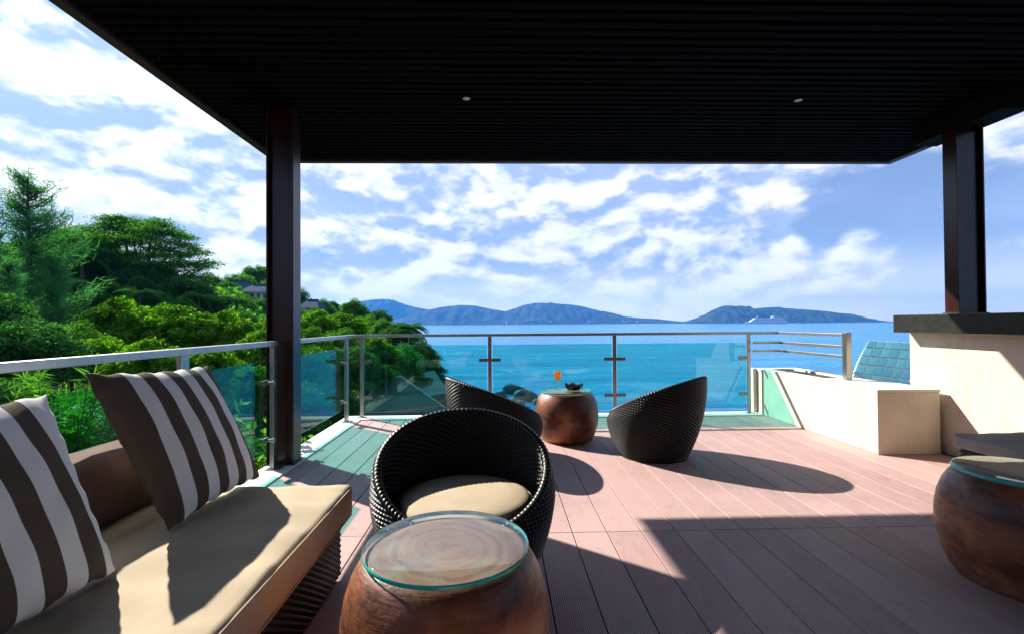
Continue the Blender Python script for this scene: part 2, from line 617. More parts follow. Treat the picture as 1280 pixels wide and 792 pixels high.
def grid_faces(nu, nv, wrap_u=False):
    u = np.arange(nu if wrap_u else nu - 1)
    v = np.arange(nv - 1)
    U, V = np.meshgrid(u, v, indexing='ij')
    U2 = (U + 1) % nu
    a = U * nv + V
    b = U2 * nv + V
    return np.stack([a, b, b + 1, a + 1], -1).reshape(-1, 4)


# ------------------------------------------------------------------ terrain and sea
SEA_Z = -15.0


def sstep(a, b, x):
    t = np.clip((x - a) / (b - a), 0, 1)
    return t * t * (3 - 2 * t)


def terrain_z(X, Y):
    X = np.asarray(X, float)
    Y = np.asarray(Y, float)
    za = -3.6 - .32 * np.maximum(0, Y - 6) - .25 * np.maximum(0, X - 6)
    wv = -X - .10 * Y
    zb = -16.5 + 9 * sstep(-1, 6, wv) + 13 * sstep(4, 34, wv) + 6 * sstep(34, 80, wv)
    zb = zb - 16 * sstep(100, 150, Y)
    zn = 3.2 * sstep(-6, 10, 6 - Y)          # the villa's own bench
    z = np.maximum(za, zb)
    z = z + .5 * np.sin(X * .35 + 1) * np.cos(Y * .28) + .25 * np.sin(X * 1.1 + Y * .7)
    near = sstep(9, 4, np.abs(X - 1) * .9) * sstep(11, 6, Y)
    z = np.where(near > 0, np.minimum(z, -2.2), z)
    return np.maximum(z, -19.0)


def tz(x, y):
    return float(terrain_z(x, y))


gx = np.linspace(-150, 70, 150)
gy = np.linspace(-50, 190, 160)
GX, GY = np.meshgrid(gx, gy, indexing='ij')
GZ = terrain_z(GX, GY)
ter = link('hillside', np_mesh('hillside', np.stack([GX, GY, GZ], -1).reshape(-1, 3), grid_faces(150, 160), 'soil', True))
tag(ter, 'wooded hillside dropping from the villa to the sea', kind='structure')

s = 7000
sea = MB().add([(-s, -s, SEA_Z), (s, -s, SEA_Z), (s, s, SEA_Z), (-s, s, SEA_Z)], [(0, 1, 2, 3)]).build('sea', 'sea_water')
tag(sea, 'blue green sea reaching to the horizon', kind='structure')


def ridge(name, outline, dist, depth, label, seed):
    """a hill body: its skyline heights come from the outline, its distance from the water it stands in"""
    rg = np.random.default_rng(seed)
    pts = [at(x, y, dist) for x, y in outline]
    xs = np.array([p.x for p in pts])
    zs = np.array([p.z for p in pts])
    nu, nv = 260, 34
    ux = np.linspace(xs[0], xs[-1], nu)
    uz = np.interp(ux, xs, zs) - SEA_Z
    k = np.array([1, 2, 3, 2, 1]) / 9
    uz = np.convolve(np.pad(uz, 2, mode='edge'), k, 'valid')
    vv = np.linspace(-1, 1, nv)
    V = np.zeros((nu, nv, 3))
    wob = rg.normal(0, 1, (nu, nv))
    def field(a, b):
        g_ = rg.normal(0, 1, (a, b))
        u_ = np.linspace(0, a - 1.001, nu)
        w_ = np.linspace(0, b - 1.001, nv)
        i0, j0 = u_.astype(int), w_.astype(int)
        fu, fw = (u_ - i0)[:, None], (w_ - j0)[None]
        return (g_[i0][:, j0] * (1 - fu) * (1 - fw) + g_[i0 + 1][:, j0] * fu * (1 - fw) + g_[i0][:, j0 + 1] * (1 - fu) * fw + g_[i0 + 1][:, j0 + 1] * fu * fw)
    relief_ = .17 * field(17, 6) + .13 * field(38, 9) + .09 * field(90, 15)
    for j, v in enumerate(vv):
        prof = max(0, 1 - abs(v) ** 1.6)
        spur = 1 + (1 - prof) ** .7 * relief_[:, j] * 1.6
        V[:, j, 0] = ux * (1 + .0 * v)
        V[:, j, 1] = dist + v * depth
        V[:, j, 2] = SEA_Z - 3 + (uz + 3) * prof * np.where(prof > .93, 1, spur) + wob[:, j] * uz.max() * (.012 if prof < .8 else .007) * (prof > .05)
    o = link(name, np_mesh(name, V.reshape(-1, 3), grid_faces(nu, nv), 'hill_forest', True))
    return tag(o, label, kind='structure')


ridge('far_hill', [(330, 404), (370, 396), (400, 391), (425, 383), (440, 378), (460, 375), (478, 373.5), (492, 375), (505, 380), (520, 384), (540, 387.5), (560, 392), (590, 398), (620, 403)], 6350, 450, 'pale blue hill with a rounded summit on the far shore', 1)
ridge('far_hills', [(470, 403), (510, 396), (530, 389), (550, 384), (575, 381), (595, 382), (612, 386), (632, 389), (645, 385), (655, 381), (668, 378.5), (690, 379), (712, 380.5), (728, 383), (745, 387.5), (765, 391), (780, 395.5), (800, 397.5), (822, 398.5), (838, 401), (852, 404)], 5600, 700, 'blue range of two wooded hills on the far shore', 2)
ridge('island_hill', [(858, 404.5), (868, 400), (880, 395), (893, 387), (905, 382), (914, 382), (926, 384), (937, 386.5), (950, 385), (965, 384), (980, 385), (1000, 386.5), (1020, 388), (1036, 389.5), (1052, 392), (1062, 396), (1070, 399), (1076, 403)], 4300, 420, 'dark blue wooded island behind the cruise ship', 3)

# ------------------------------------------------------------------ villa: slab, deck, kerb
DECK_X0, DECK_X1, DECK_Y0, DECK_Y1 = -1.655, 3.84, -3.4, 5.845
PITCHB, LINE0 = .19, .395
deck = MB().box(-1.9, 6.2, -3.6, 6.1, -.40, -.045).build('deck', 'slab_concrete')
tag(deck, 'terrace slab under the reddish decking', kind='structure')
joints = [DECK_Y0, -1.0, 2.668, DECK_Y1]
bm_cache = {}
k0 = math.floor((DECK_X0 - LINE0) / PITCHB)
x = LINE0 + k0 * PITCHB
while x < DECK_X1 - .01:
    xa, xb = max(x, DECK_X0) + .0030, min(x + PITCHB, DECK_X1) - .0030
    if xb - xa > .02:
        for y0, y1 in zip(joints[:-1], joints[1:]):
            ya, yb = y0 + .0022, y1 - .0022
            key = (round(xb - xa, 3), round(yb - ya, 3))
            if key not in bm_cache:
                bm_cache[key] = MB().box(-(xb - xa) / 2, (xb - xa) / 2, -(yb - ya) / 2, (yb - ya) / 2, -.024, 0).mesh('board', 'deck_composite', .0012, segs=1)
            link('board', bm_cache[key], deck, ((xa + xb) / 2, (ya + yb) / 2, random.uniform(-.0006, .0006)))
    x += PITCHB

tag(MB().box(-1.90, -1.66, -3.4, 6.098, -.30, .012).build('kerb', 'white_paint', bevel=.006), 'white kerb under the glass railing beside the sofa', kind='structure')
tag(MB().box(-1.658, 3.235, 5.85, 6.10, -.30, .0115).build('kerb', 'white_paint', bevel=.006), 'white kerb under the seaward glass railing', kind='structure')
tag(MB().box(-3.2, 6.4, -3.75, -3.45, -2.5, 3.3).build('added_back_wall', 'villa_plaster'), 'plain unseen wall added behind the terrace to deepen its shade', kind='structure')  # unseen back wall, added to cut the light from behind
tag(MB().box(-1.7, 6.0, -3.4, 5.9, -3.9, -.41).build('terrace_base', 'villa_plaster'), 'masonry base carrying the terrace', kind='structure')

# ------------------------------------------------------------------ roof
RX0, RX1, RY0, RY1, RZ = -2.47, 4.5, -3.4, 5.44, 2.95
roof = thing('terrace_roof', 'dark flat terrace roof with a slatted timber ceiling', 'roof', (1.0, 1.0, RZ))


def rl(x, y, z):
    return (x - 1.0, y - 1.0, z - RZ)


def rbox(name, mat, x0, x1, y0, y1, z0, z1, bevel=.004):
    cx, cy, cz = (x0 + x1) / 2, (y0 + y1) / 2, (z0 + z1) / 2
    o = MB().box(x0 - cx, x1 - cx, y0 - cy, y1 - cy, z0 - cz, z1 - cz).build(name, mat, roof, rl(cx, cy, cz), bevel)
    return o


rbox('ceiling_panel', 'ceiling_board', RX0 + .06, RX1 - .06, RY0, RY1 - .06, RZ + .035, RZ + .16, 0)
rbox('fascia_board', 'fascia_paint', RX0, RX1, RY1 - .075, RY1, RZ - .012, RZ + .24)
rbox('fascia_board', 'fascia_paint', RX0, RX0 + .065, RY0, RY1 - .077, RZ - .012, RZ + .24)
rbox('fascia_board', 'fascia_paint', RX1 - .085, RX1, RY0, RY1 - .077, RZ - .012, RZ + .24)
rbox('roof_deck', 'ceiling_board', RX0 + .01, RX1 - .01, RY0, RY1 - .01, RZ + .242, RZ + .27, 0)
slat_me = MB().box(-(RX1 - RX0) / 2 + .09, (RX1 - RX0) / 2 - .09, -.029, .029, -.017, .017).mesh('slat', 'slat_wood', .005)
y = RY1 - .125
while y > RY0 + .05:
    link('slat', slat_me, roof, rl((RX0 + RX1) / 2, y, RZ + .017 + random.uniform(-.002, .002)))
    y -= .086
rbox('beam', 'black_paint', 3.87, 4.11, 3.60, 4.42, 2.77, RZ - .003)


def h_column(xa, xb, ya, yb, z0, z1, label):
    t = thing('roof_column', label, 'column', ((xa + xb) / 2, (ya + yb) / 2, z0), group=None)
    wx, wy, h = (xb - xa) / 2, (yb - ya) / 2, z1 - z0
    tf = .014
    MB().box(-wx, -wx + tf, -wy, wy, .012, h).build('flange', 'dark_steel', t, bevel=.002)
    MB().box(wx - tf, wx, -wy, wy, .012, h).build('flange', 'dark_steel', t, bevel=.002)
    MB().box(-wx + tf, wx - tf, -.03, -.02, .0125, h).build('web', 'dark_steel', t)
    MB().box(-wx - .012, wx + .012, -wy - .012, wy + .012, 0, .0118).build('base_plate', 'dark_steel', t, bevel=.002)
    return t


h_column(-1.9, -1.68, 4.0, 4.15, .012, 2.948, 'dark brown steel roof column standing on the kerb by the sofa')
h_column(3.87, 4.11, 3.98, 4.11, 1.20, 2.77, 'dark brown steel roof column standing on the black counter')

for dx, yy, lb in ((-.252, 3.87, 'small round ceiling downlight above the wicker chairs'), (2.45, 3.87, 'small round ceiling downlight towards the bar counter')):
    t = thing('downlight', lb, 'downlight', (dx, yy, RZ))
    MB().lathe([(.030, -.006), (.040, -.008), (.043, -.002), (.043, .0)], 28, cap0=False, cap1=False).build('trim_ring', 'black_paint', t, smooth=True)
    MB().lathe([(.031, -.004), (.02, -.0075), (.006, -.009)], 28, cap0=False).build('lens', 'downlight_lens', t, smooth=True)

# ------------------------------------------------------------------ railings
RAIL_Z = 1.02
GLASS_Z0, GLASS_Z1 = .07, .885


def clamp(mb, ax, px, py, z, s):
    """small flat clamp plates with a bolt, reaching from the post to the pane"""
    L, hh = .085, .017
    if ax == 'x':
        mb.box(px + (0.012 if s > 0 else -L), px + (L if s > 0 else -.012), py - .022, py - .010, z - hh, z + hh)
    else:
        mb.box(px - .055, px - .005, py - .012, py + .012, z - hh, z + hh)


def post_far(parent, x, y, sides, z0=.012, wd=.045):
    p = MB().box(-wd / 2, wd / 2, -.008, .006, z0, RAIL_Z - .034).build('post', 'steel', parent, (x, y, 0), .003)
    MB().box(-.05, .05, -.03, .03, z0, z0 + .006).build('base_plate', 'steel', p)
    for z in (.25, .697):
        for sd in sides:
            a, b = (wd / 2 - .004, .135) if sd > 0 else (-.135, -wd / 2 + .004)
            MB().box(a, b, -.020, -.0085, z - .020, z + .020).build('clamp', 'clamp_steel', p, bevel=.005)
            MB().tube([(sd * .095, -.0195, z), (sd * .095, -.026, z)], .009, 10).build('bolt', 'steel', p)
    return p


YF = 6.0
far = thing('glass_railing', 'steel railing with teal glass panes along the sea edge of the deck', 'railing', (0, 0, 0))
MB().box(-1.83, 3.50, YF - .022, YF + .022, RAIL_Z - .034, RAIL_Z).build('top_rail', 'rail_steel', far, bevel=.004)
fx = [-1.69, -.12, 1.43, 3.12]
post_far(far, fx[0], YF, (1,))
post_far(far, fx[1], YF, (-1, 1))
post_far(far, fx[2], YF, (-1, 1))
post_far(far, fx[3], YF, (-1,))
for a, b in zip(fx[:-1], fx[1:]):
    MB().box(a + .035, b - .035, YF + .006, YF + .018, GLASS_Z0, GLASS_Z1).build('glass_pane', 'teal_glass', far)

# guard rails returning along the planter
ret = thing('guard_rail', 'steel guard rail with three bars and a thick end post on the planter wall', 'railing', (3.5, 4.8, .56))
MB().box(-.028, .028, -.03, .03, 0, RAIL_Z + .012 - .56).build('end_post', 'steel', ret, bevel=.003)
for z in (RAIL_Z, .90, .80):
    MB().box(-.018, .018, .031, 1.14 if z < RAIL_Z else 1.176, z - .030 - .56, z - .56).build('bar', 'rail_steel', ret, bevel=.003)
for z in (.90, .80):
    MB().box(-.355, -.0185, 1.13, 1.155, z - .030 - .56, z - .56 - .001).build('bar', 'rail_steel', ret, bevel=.003)

XL = -1.80


def side_railing(label, y0, y1, posts, panes):
    t = thing('glass_railing', label, 'railing', (XL, y0, 0))
    MB().box(-.026, .026, 0, y1 - y0, RAIL_Z - .038, RAIL_Z).build('top_rail', 'rail_steel', t, bevel=.004)
    for (py, dirs) in posts:
        p = MB().box(-.008, .008, -.036, .036, .012, RAIL_Z - .038).build('post', 'steel', t, (0.012, py - y0, 0), .003)
        MB().box(-.026, -.0105, -.03, .03, .0125, RAIL_Z - .039).build('backing_bar', 'steel', p, bevel=.002)
        MB().box(-.05, .05, -.06, .06, .0123, .018).build('base_plate', 'steel', p)
        for z in (.25, .697):
            for d in dirs:
                a, b = (.026, .12) if d > 0 else (-.12, -.026)
                MB().box(-.050, -.027, a, b, z - .02, z + .02).build('clamp', 'clamp_steel', p, bevel=.004)
                MB().tube([(-.03, d * .06, z), (.016, d * .06, z), (.0161, d * .06, z), (.030, d * .06, z)], [.012, .012, .018, .018], 12).build('bolt', 'steel', p, smooth=40)
    for a, b in panes:
        MB().box(-.047, -.035, a - y0, b - y0, GLASS_Z0 + .075, GLASS_Z1 - .02).build('glass_pane', 'teal_glass', t)
    return t


side_railing('steel and teal glass railing behind the sofa', -3.3, 3.945, [(-.9, (-1, 1)), (.95, (-1, 1)), (2.80, (-1, 1)), (3.905, (-1,))], [(-3.2, -.95), (-.85, .90), (1.0, 2.75), (2.85, 3.83)])
side_railing('short steel and teal glass railing between the column and the corner', 4.19, 5.95, [(4.27, (1,)), (5.74, (-1,))], [(4.34, 5.66)])

# ------------------------------------------------------------------ planter, bar, tiles
pl = thing('planter_wall', 'low cream rendered planter wall between the railing and the bar', 'wall', (3.24, 4.085, 0))
MB().box(0, .55, 0, 2.03, 0, .53).build('body', 'cream_render', pl, bevel=.006)
mb = MB()
mb.box(-.004, .155, -.004, 2.04, .5302, .556)
mb.box(.1552, .55, -.004, .90, .5301, .5558)
mb.box(.44, .55, .9002, 2.04, .5302, .556)
mb.box(.1552, .4398, 1.90, 2.04, .5302, .556)
mb.build('coping', 'white_paint', pl, bevel=.003)
MB().box(.156, .439, .901, 1.899, .5303, .5345).build('soil_bed', 'planter_soil', pl)
MB().box(-.05, -.0045, 1.945, 2.06, 0.013, .56).build('end_pier', 'white_paint', pl, bevel=.004)

bar = thing('bar_counter', 'cream rendered bar with a thick black stone counter top', 'bar', (3.84, 0, 0))
MB().box(0, .42, -3.3, 4.444, 0, 1.038).build('wall', 'cream_render', bar, bevel=.004)
MB().box(-.15, .62, -3.3, 4.45, 1.0382, 1.20).build('counter_top', 'counter_stone', bar, bevel=.004)

# sloping tiled face behind the planter, tiles set in white grout
tl = at(1086, 425, 5.9)
tr_ = at(1152, 428.5, 5.9)
bl = at(1064, 478, 5.2)
br = at(1133, 488, 5.2)
tw = thing('tiled_slope', 'sloping face of turquoise tiles in white grout behind the planter', 'tiled wall', (4.1, 5.5, 0))
off = Vector((4.1, 5.5, 0))
n_up = ((tr_ - tl).cross(bl - tl)).normalized()
if n_up.y > 0:
    n_up = -n_up
NC, NR = 6, 5


def tile_pt(u, v):
    bow = math.sin(v * math.pi / 2)
    left = bl.lerp(tl, v) + Vector((-.022 * math.sin(v * math.pi), 0, 0))
    right = br.lerp(tr_, v)
    return left.lerp(right, u)


mb = MB()
NS = 12
front = [[tile_pt(i / NS, j / NS) - off for j in range(NS + 1)] for i in range(NS + 1)]
vs = [p for r_ in front for p in r_]
back = [p - n_up * .07 for p in vs]
base = len(vs)
fs = []
for i in range(NS):
    for j in range(NS):
        a = i * (NS + 1) + j
        fs.append((a, a + NS + 1, a + NS + 2, a + 1))
        fs.append((base + a, base + a + 1, base + a + NS + 2, base + a + NS + 1))
rimloop = [i * (NS + 1) for i in range(NS + 1)] + [NS * (NS + 1) + j for j in range(1, NS + 1)] + [i * (NS + 1) + NS for i in range(NS - 1, -1, -1)] + [j for j in range(NS - 1, 0, -1)]
for a, b in zip(rimloop, rimloop[1:] + rimloop[:1]):
    fs.append((a, b, base + b, base + a))
mb.add(vs + back, fs).build('grout_bed', 'grout', tw)
for i in range(NC):
    for j in range(NR):
        g = .07
        q = [tile_pt((i + a) / NC, (j + b) / NR) - off for a, b in ((g, g * 1.2), (1 - g, g * 1.2), (1 - g, 1 - g * 1.2), (g, 1 - g * 1.2))]
        c = sum(q, Vector()) / 4
        up = [p - c + n_up * .006 for p in q]
        dn = [p - c - n_up * .01 for p in q]
        MB().add(dn + up, [(3, 2, 1, 0), (4, 5, 6, 7), (0, 1, 5, 4), (1, 2, 6, 5), (2, 3, 7, 6), (3, 0, 4, 7)]).build('tile', 'blue_tile', tw, c, .0015)
# the slope's plinth down to the ground
MB().box(-.10, .9, -.15, .55, -2.5, .44).build('plinth', 'cream_render', tw)


# ------------------------------------------------------------------ woven wicker
def weave(u, v, amp):
    row = np.floor(v)
    fv = v - row
    bump = np.sqrt(np.clip(1 - (2 * fv - 1) ** 2, 0, 1))
    return amp * (.7 * bump + 1.0 * np.cos(np.pi * (u + row)) * bump)


def chair_shell(inner):
    NU, NR_ = 108, 48
    su, sv = 4, 4
    nu, nv = NU * su, NR_ * sv + 1
    th = np.arange(nu) / nu * 2 * np.pi
    tt = np.linspace(0, 1, nv)
    TH, T = np.meshgrid(th, tt, indexing='ij')
    zr = .52 + .185 * np.cos(TH)
    zb = .02 if not inner else .26
    rb = .285
    rt = .412 + .028 * np.cos(TH)
    Z0 = .02 + T * (zr - .02)
    if inner:
        Z0 = zb + T * (zr - zb)
    tn = (Z0 - .02) / (zr - .02)
    R_ = rb + (rt - rb) * (1 - (1 - tn) ** 2.1) - .03 * np.clip(tn - .82, 0, 1) / .18 * (.5 - .5 * np.cos(TH))
    d = weave(TH / (2 * np.pi) * NU, T * NR_ * (1 if not inner else .62), .0066)
    if inner:
        R_ = R_ - .030 - d
    else:
        R_ = R_ + d
    V = np.stack([R_ * np.cos(TH), R_ * np.sin(TH), Z0], -1).reshape(-1, 3)
    f = grid_faces(nu, nv, True)
    if inner:
        f = f[:, ::-1]
    return np_mesh('inner_weave' if inner else 'outer_weave', V, f, 'wicker', True)


def chair_rim():
    n, m = 480, 10
    V = np.zeros((n, m, 3))
    for i in range(n):
        th = 2 * math.pi * i / n
        rt = .412 + .028 * math.cos(th) - .03 * (.5 - .5 * math.cos(th)) - .014
        z = .52 + .185 * math.cos(th)
        for j in range(m):
            a = 2 * math.pi * j / m
            rr = .0195 + .0035 * math.sin(th * 110 + a * 1.0)
            V[i, j] = ((rt + rr * math.cos(a)) * math.cos(th), (rt + rr * math.cos(a)) * math.sin(th), z + rr * math.sin(a))
    idx = np.arange(n * m).reshape(n, m)
    a = idx
    b = np.roll(idx, -1, 0)
    f = np.stack([a, b, np.roll(b, -1, 1), np.roll(a, -1, 1)], -1).reshape(-1, 4)
    return np_mesh('rim', V.reshape(-1, 3), f, 'wicker', True)


def make_chair(label):
    t = thing('wicker_chair', label, 'chair', group='round wicker tub chairs')
    link('outer_weave', chair_shell(False), t)
    link('inner_weave', chair_shell(True), t)
    link('rim', chair_rim(), t)
    MB().lathe([(.27, .0), (.292, .004), (.292, .03), (.27, .034)], 48).build('base_ring', 'wicker', t, smooth=True)
    MB().lathe([(.33, .265), (.345, .275), (.345, .285), (.3, .295)], 48).build('seat_deck', 'wicker', t, smooth=True)
    cu = MB().lathe([(.20, .296), (.285, .300), (.305, .315), (.310, .340), (.308, .365), (.297, .385), (.27, .398), (.20, .407), (.10, .411), (.02, .412)], 64)
    c = cu.build('seat_cushion', 'cushion_cream', t, smooth=True)
    MB().lathe([(.3095, .362), (.3135, .366), (.3135, .371), (.3085, .374)], 64, cap0=False, cap1=False).build('piping', 'cushion_cream', c, smooth=True)
    return t


ch = make_chair('black wicker tub chair with a cream cushion facing the front drum table')
ch.location = (-.165, 2.215, 0)
ch.scale = (1, 1, .955)
ch.rotation_euler.z = math.radians(95)          # local +X is the high back
c2 = copy_tree(ch)
c2['label'] = 'black wicker tub chair between the front tub chair and the juice table'
c2.location = (-.02, 4.20, 0)
c2.rotation_euler.z = math.radians(203)
c2.scale = (1, 1, .97)
c3 = copy_tree(ch)
c3['label'] = 'black wicker tub chair casting a long shadow on the open deck'
c3.location = (1.33, 4.2, 0)
c3.rotation_euler.z = math.radians(-43)
c3.scale = (1, 1, .97)


# ------------------------------------------------------------------ drum tables
def make_drum(label):
    t = thing('drum_table', label, 'table', group='earthenware drum tables')
    prof = [(.225, .0), (.245, .006), (.262, .03), (.287, .09), (.305, .16), (.312, .23), (.310, .29), (.300, .35), (.284, .40), (.262, .44), (.246, .458), (.236, .464)]
    MB().lathe(prof, 72, cap1=False).build('drum', 'drum_glaze', t, smooth=True)
    MB().lathe([(.2355, .4635), (.2, .466), (.1, .4665), (.01, .4665)], 72, cap0=False).build('drum_top', 'drum_top', t, smooth=True)
    g = MB().lathe([(.240, .470), (.2475, .4705), (.2475, .4825), (.244, .486), (.238, .4868), (.12, .4868), (.01, .4868)], 96, cap0=False, cap1=True).build('glass_top', 'clear_glass', t, smooth=40)
    MB().lathe([(.2478, .4705), (.2495, .473), (.2495, .4805), (.2478, .4835)], 96, cap0=False, cap1=False).build('polished_edge', 'glass_edge', g, smooth=True)
    return t


d1 = make_drum('brown glazed drum table with a teal edged glass top beside the sofa')
d1.location = (-.165, 1.495, 0)
d1.rotation_euler.z = 2.1
d2 = copy_tree(d1)
d2['label'] = 'brown glazed drum table carrying the glass of orange juice'
d2.location = (.66, 4.80, 0)
d2.rotation_euler.z = .4
d3 = copy_tree(d1)
d3['label'] = 'brown glazed drum table in front of the grey cushioned bench'
d3.location = (2.31, 2.08, 0)
d3.rotation_euler.z = 4.2

# orange juice in a stemmed goblet
jl = at(697, 470, 4.83)
gob = thing('juice_glass', 'stemmed glass of orange juice on the far drum table', 'glass', (jl.x, 4.83, .487))
MB().lathe([(.034, 0), (.036, .002), (.012, .006), (.0045, .012), (.004, .070), (.006, .078)], 28, cap1=False).build('stem', 'goblet_glass', gob, smooth=True)
MB().lathe([(.006, .078), (.026, .095), (.038, .125), (.040, .155), (.037, .195), (.0355, .195), (.0385, .155), (.0365, .127), (.025, .098), (.004, .081)], 32, cap0=False, cap1=False).build('bowl', 'goblet_glass', gob, smooth=True)
MB().lathe([(.003, .0815), (.0245, .0985), (.036, .1275), (.0378, .155), (.0365, .176), (.02, .1765)], 32).build('juice', 'orange_juice', gob, smooth=True)

# ruffled black dish beside the juice
al = at(717, 478, 4.78)
ash = thing('ashtray', 'small black ashtray with a ruffled rim beside the juice glass', 'ashtray', (al.x, 4.78, .487))
n, V, Fq = 40, [], []
prof = [(.045, 0, 0), (.062, .006, .2), (.078, .03, .7), (.088, .052, 1), (.080, .054, 1), (.066, .03, .6), (.048, .014, .1), (.012, .012, 0)]
mb = MB()
vs = []
for r_, z_, kf in prof:
    for k in range(n):
        a = 2 * math.pi * k / n
        rr = r_ * (1 + .12 * kf * math.cos(7 * a))
        vs.append((rr * math.cos(a), rr * math.sin(a) * .8, z_ + .012 * kf * math.sin(5 * a)))
fs = [(j * n + k, j * n + (k + 1) % n, (j + 1) * n + (k + 1) % n, (j + 1) * n + k) for j in range(len(prof) - 1) for k in range(n)]
fs.append(tuple(range(n - 1, -1, -1)))
fs.append(tuple((len(prof) - 1) * n + k for k in range(n)))
mb.add(vs, fs).build('dish', 'black_ceramic', ash, smooth=True)
for a in (.4, 2.4, 4.5):
    MB().tube([(.05 * math.cos(a), .04 * math.sin(a), .02), (.085 * math.cos(a + .2), .07 * math.sin(a + .2), .062)], [.008, .012], 8).build('rim_lobe', 'black_ceramic', ash, smooth=True)


# ------------------------------------------------------------------ sofas
def soft_box(name, mat, parent, x0, x1, y0, y1, z0, z1, r=.03, puff=.012, nx=14, ny=26, loc=(0, 0, 0), seed=0, wrinkle=.002):
    """cushion: rounded block, crowned on top, a little uneven"""
    rg = random.Random(seed)
    ph = [rg.uniform(0, 6) for _ in range(6)]
    bm = bmesh.new()
    bmesh.ops.create_cube(bm, size=1)
    for v in bm.verts:
        v.co = Vector(((x0 + x1) / 2 + v.co.x * (x1 - x0), (y0 + y1) / 2 + v.co.y * (y1 - y0), (z0 + z1) / 2 + v.co.z * (z1 - z0)))
    bmesh.ops.bevel(bm, geom=list(bm.edges), offset=r, segments=4, profile=.5, affect='EDGES')
    lx, ly = x1 - x0, y1 - y0
    for axis, cnt, lo, ln in ((0, nx, x0, lx), (1, ny, y0, ly)):
        for i in range(1, cnt):
            co = [0, 0, 0]
            no = [0, 0, 0]
            co[axis] = lo + r + (ln - 2 * r) * i / cnt
            no[axis] = 1
            bmesh.ops.bisect_plane(bm, geom=list(bm.verts) + list(bm.edges) + list(bm.faces), plane_co=co, plane_no=no)
    for v in bm.verts:
        u = (v.co.x - x0) / lx
        q = (v.co.y - y0) / ly
        k = (4 * u * (1 - u)) ** .5 * (4 * q * (1 - q)) ** .35 if 0 < u < 1 and 0 < q < 1 else 0
        wr = wrinkle * (math.sin(v.co.x * 31 + v.co.y * 9 + ph[0]) + math.sin(v.co.y * 23 - v.co.x * 11 + ph[1]) + math.sin(v.co.y * 51 + ph[2]) * .6)
        if v.co.z > (z0 + z1) / 2:
            v.co.z += puff * k + wr
        v.co.x += wr * .8 * math.sin(v.co.y * 19 + ph[3])
    bmesh.ops.recalc_face_normals(bm, faces=bm.faces)
    me = bpy.data.meshes.new(name)
    bm.to_mesh(me)
    bm.free()
    me.polygons.foreach_set('use_smooth', [True] * len(me.polygons))
    me.materials.append(MATS[mat])
    return link(name, me, parent, loc)


def woven_panel(name, parent, o, ux, uz, nrm, w_, h_):
    """a woven wicker face of width w_ along ux, height h_ along uz"""
    NUc, NRc = max(4, int(w_ / .019)), max(4, int(h_ / .0125))
    nu, nv = NUc * 4 + 1, NRc * 4 + 1
    A, B = np.meshgrid(np.linspace(0, NUc, nu), np.linspace(0, NRc, nv), indexing='ij')
    D = weave(A, B, .0045)
    o, ux, uz, nrm = (np.array(v, float) for v in (o, ux, uz, nrm))
    V = o + (A / NUc * w_)[..., None] * ux + (B / NRc * h_)[..., None] * uz + D[..., None] * nrm
    return link(name, np_mesh(name, V.reshape(-1, 3), grid_faces(nu, nv), 'wicker', True), parent)


SX0, SX1, SY0, SY1 = -1.72, -.715, -.6, 2.235
sofa = thing('sofa', 'dark wicker sofa with a cream seat cushion along the glass railing', 'sofa', (SX0, SY0, 0))


def sl(x, y, z):
    return (x - SX0, y - SY0, z)


MB().box(*[v for p in zip(sl(SX0 + .03, SY0 + .02, .03), sl(SX1 - .014, SY1 - .014, .268)) for v in p]).build('base', 'wicker', sofa)
woven_panel('front_weave', sofa, sl(SX1 - .013, SY0, .02), (0, 1, 0), (0, 0, 1), (1, 0, 0), SY1 - SY0 - .012, .25)
woven_panel('end_weave', sofa, sl(SX0 + .03, SY1 - .013, .02), (1, 0, 0), (0, 0, 1), (0, 1, 0), SX1 - SX0 - .04, .25)
seat = soft_box('seat_cushion', 'cushion_cream', sofa, SX0 - SX0 + .05, SX1 - SX0 + .035, -.02, SY1 - SY0 + .03, .272, .412, .024, .016, 22, 60, seed=3, wrinkle=.0026)
# piping seams round the top and bottom edge of the seat cushion
for zz in (.402, .283):
    MB().tube([(SX1 - SX0 + .033, -.01, zz), (SX1 - SX0 + .0335, SY1 - SY0 + .008, zz), ], .0035, 6).build('piping', 'cushion_cream', seat)
soft_box('back_cushion', 'brown_fabric', sofa, .02, .335, .02, 2.80, .418, .665, .085, .012, 8, 26, seed=5, wrinkle=.003)
MB().box(.0, .035, .02, SY1 - SY0 - .02, .0, .44).build('back_panel', 'wicker', sofa)
for px_c, py_c in ((.06, .06), (.96, .06), (.06, SY1 - SY0 - .08), (.955, SY1 - SY0 - .08)):
    MB().tube([(px_c, py_c, 0), (px_c, py_c, .035)], .02, 12).build('foot', 'dark_steel', sofa)


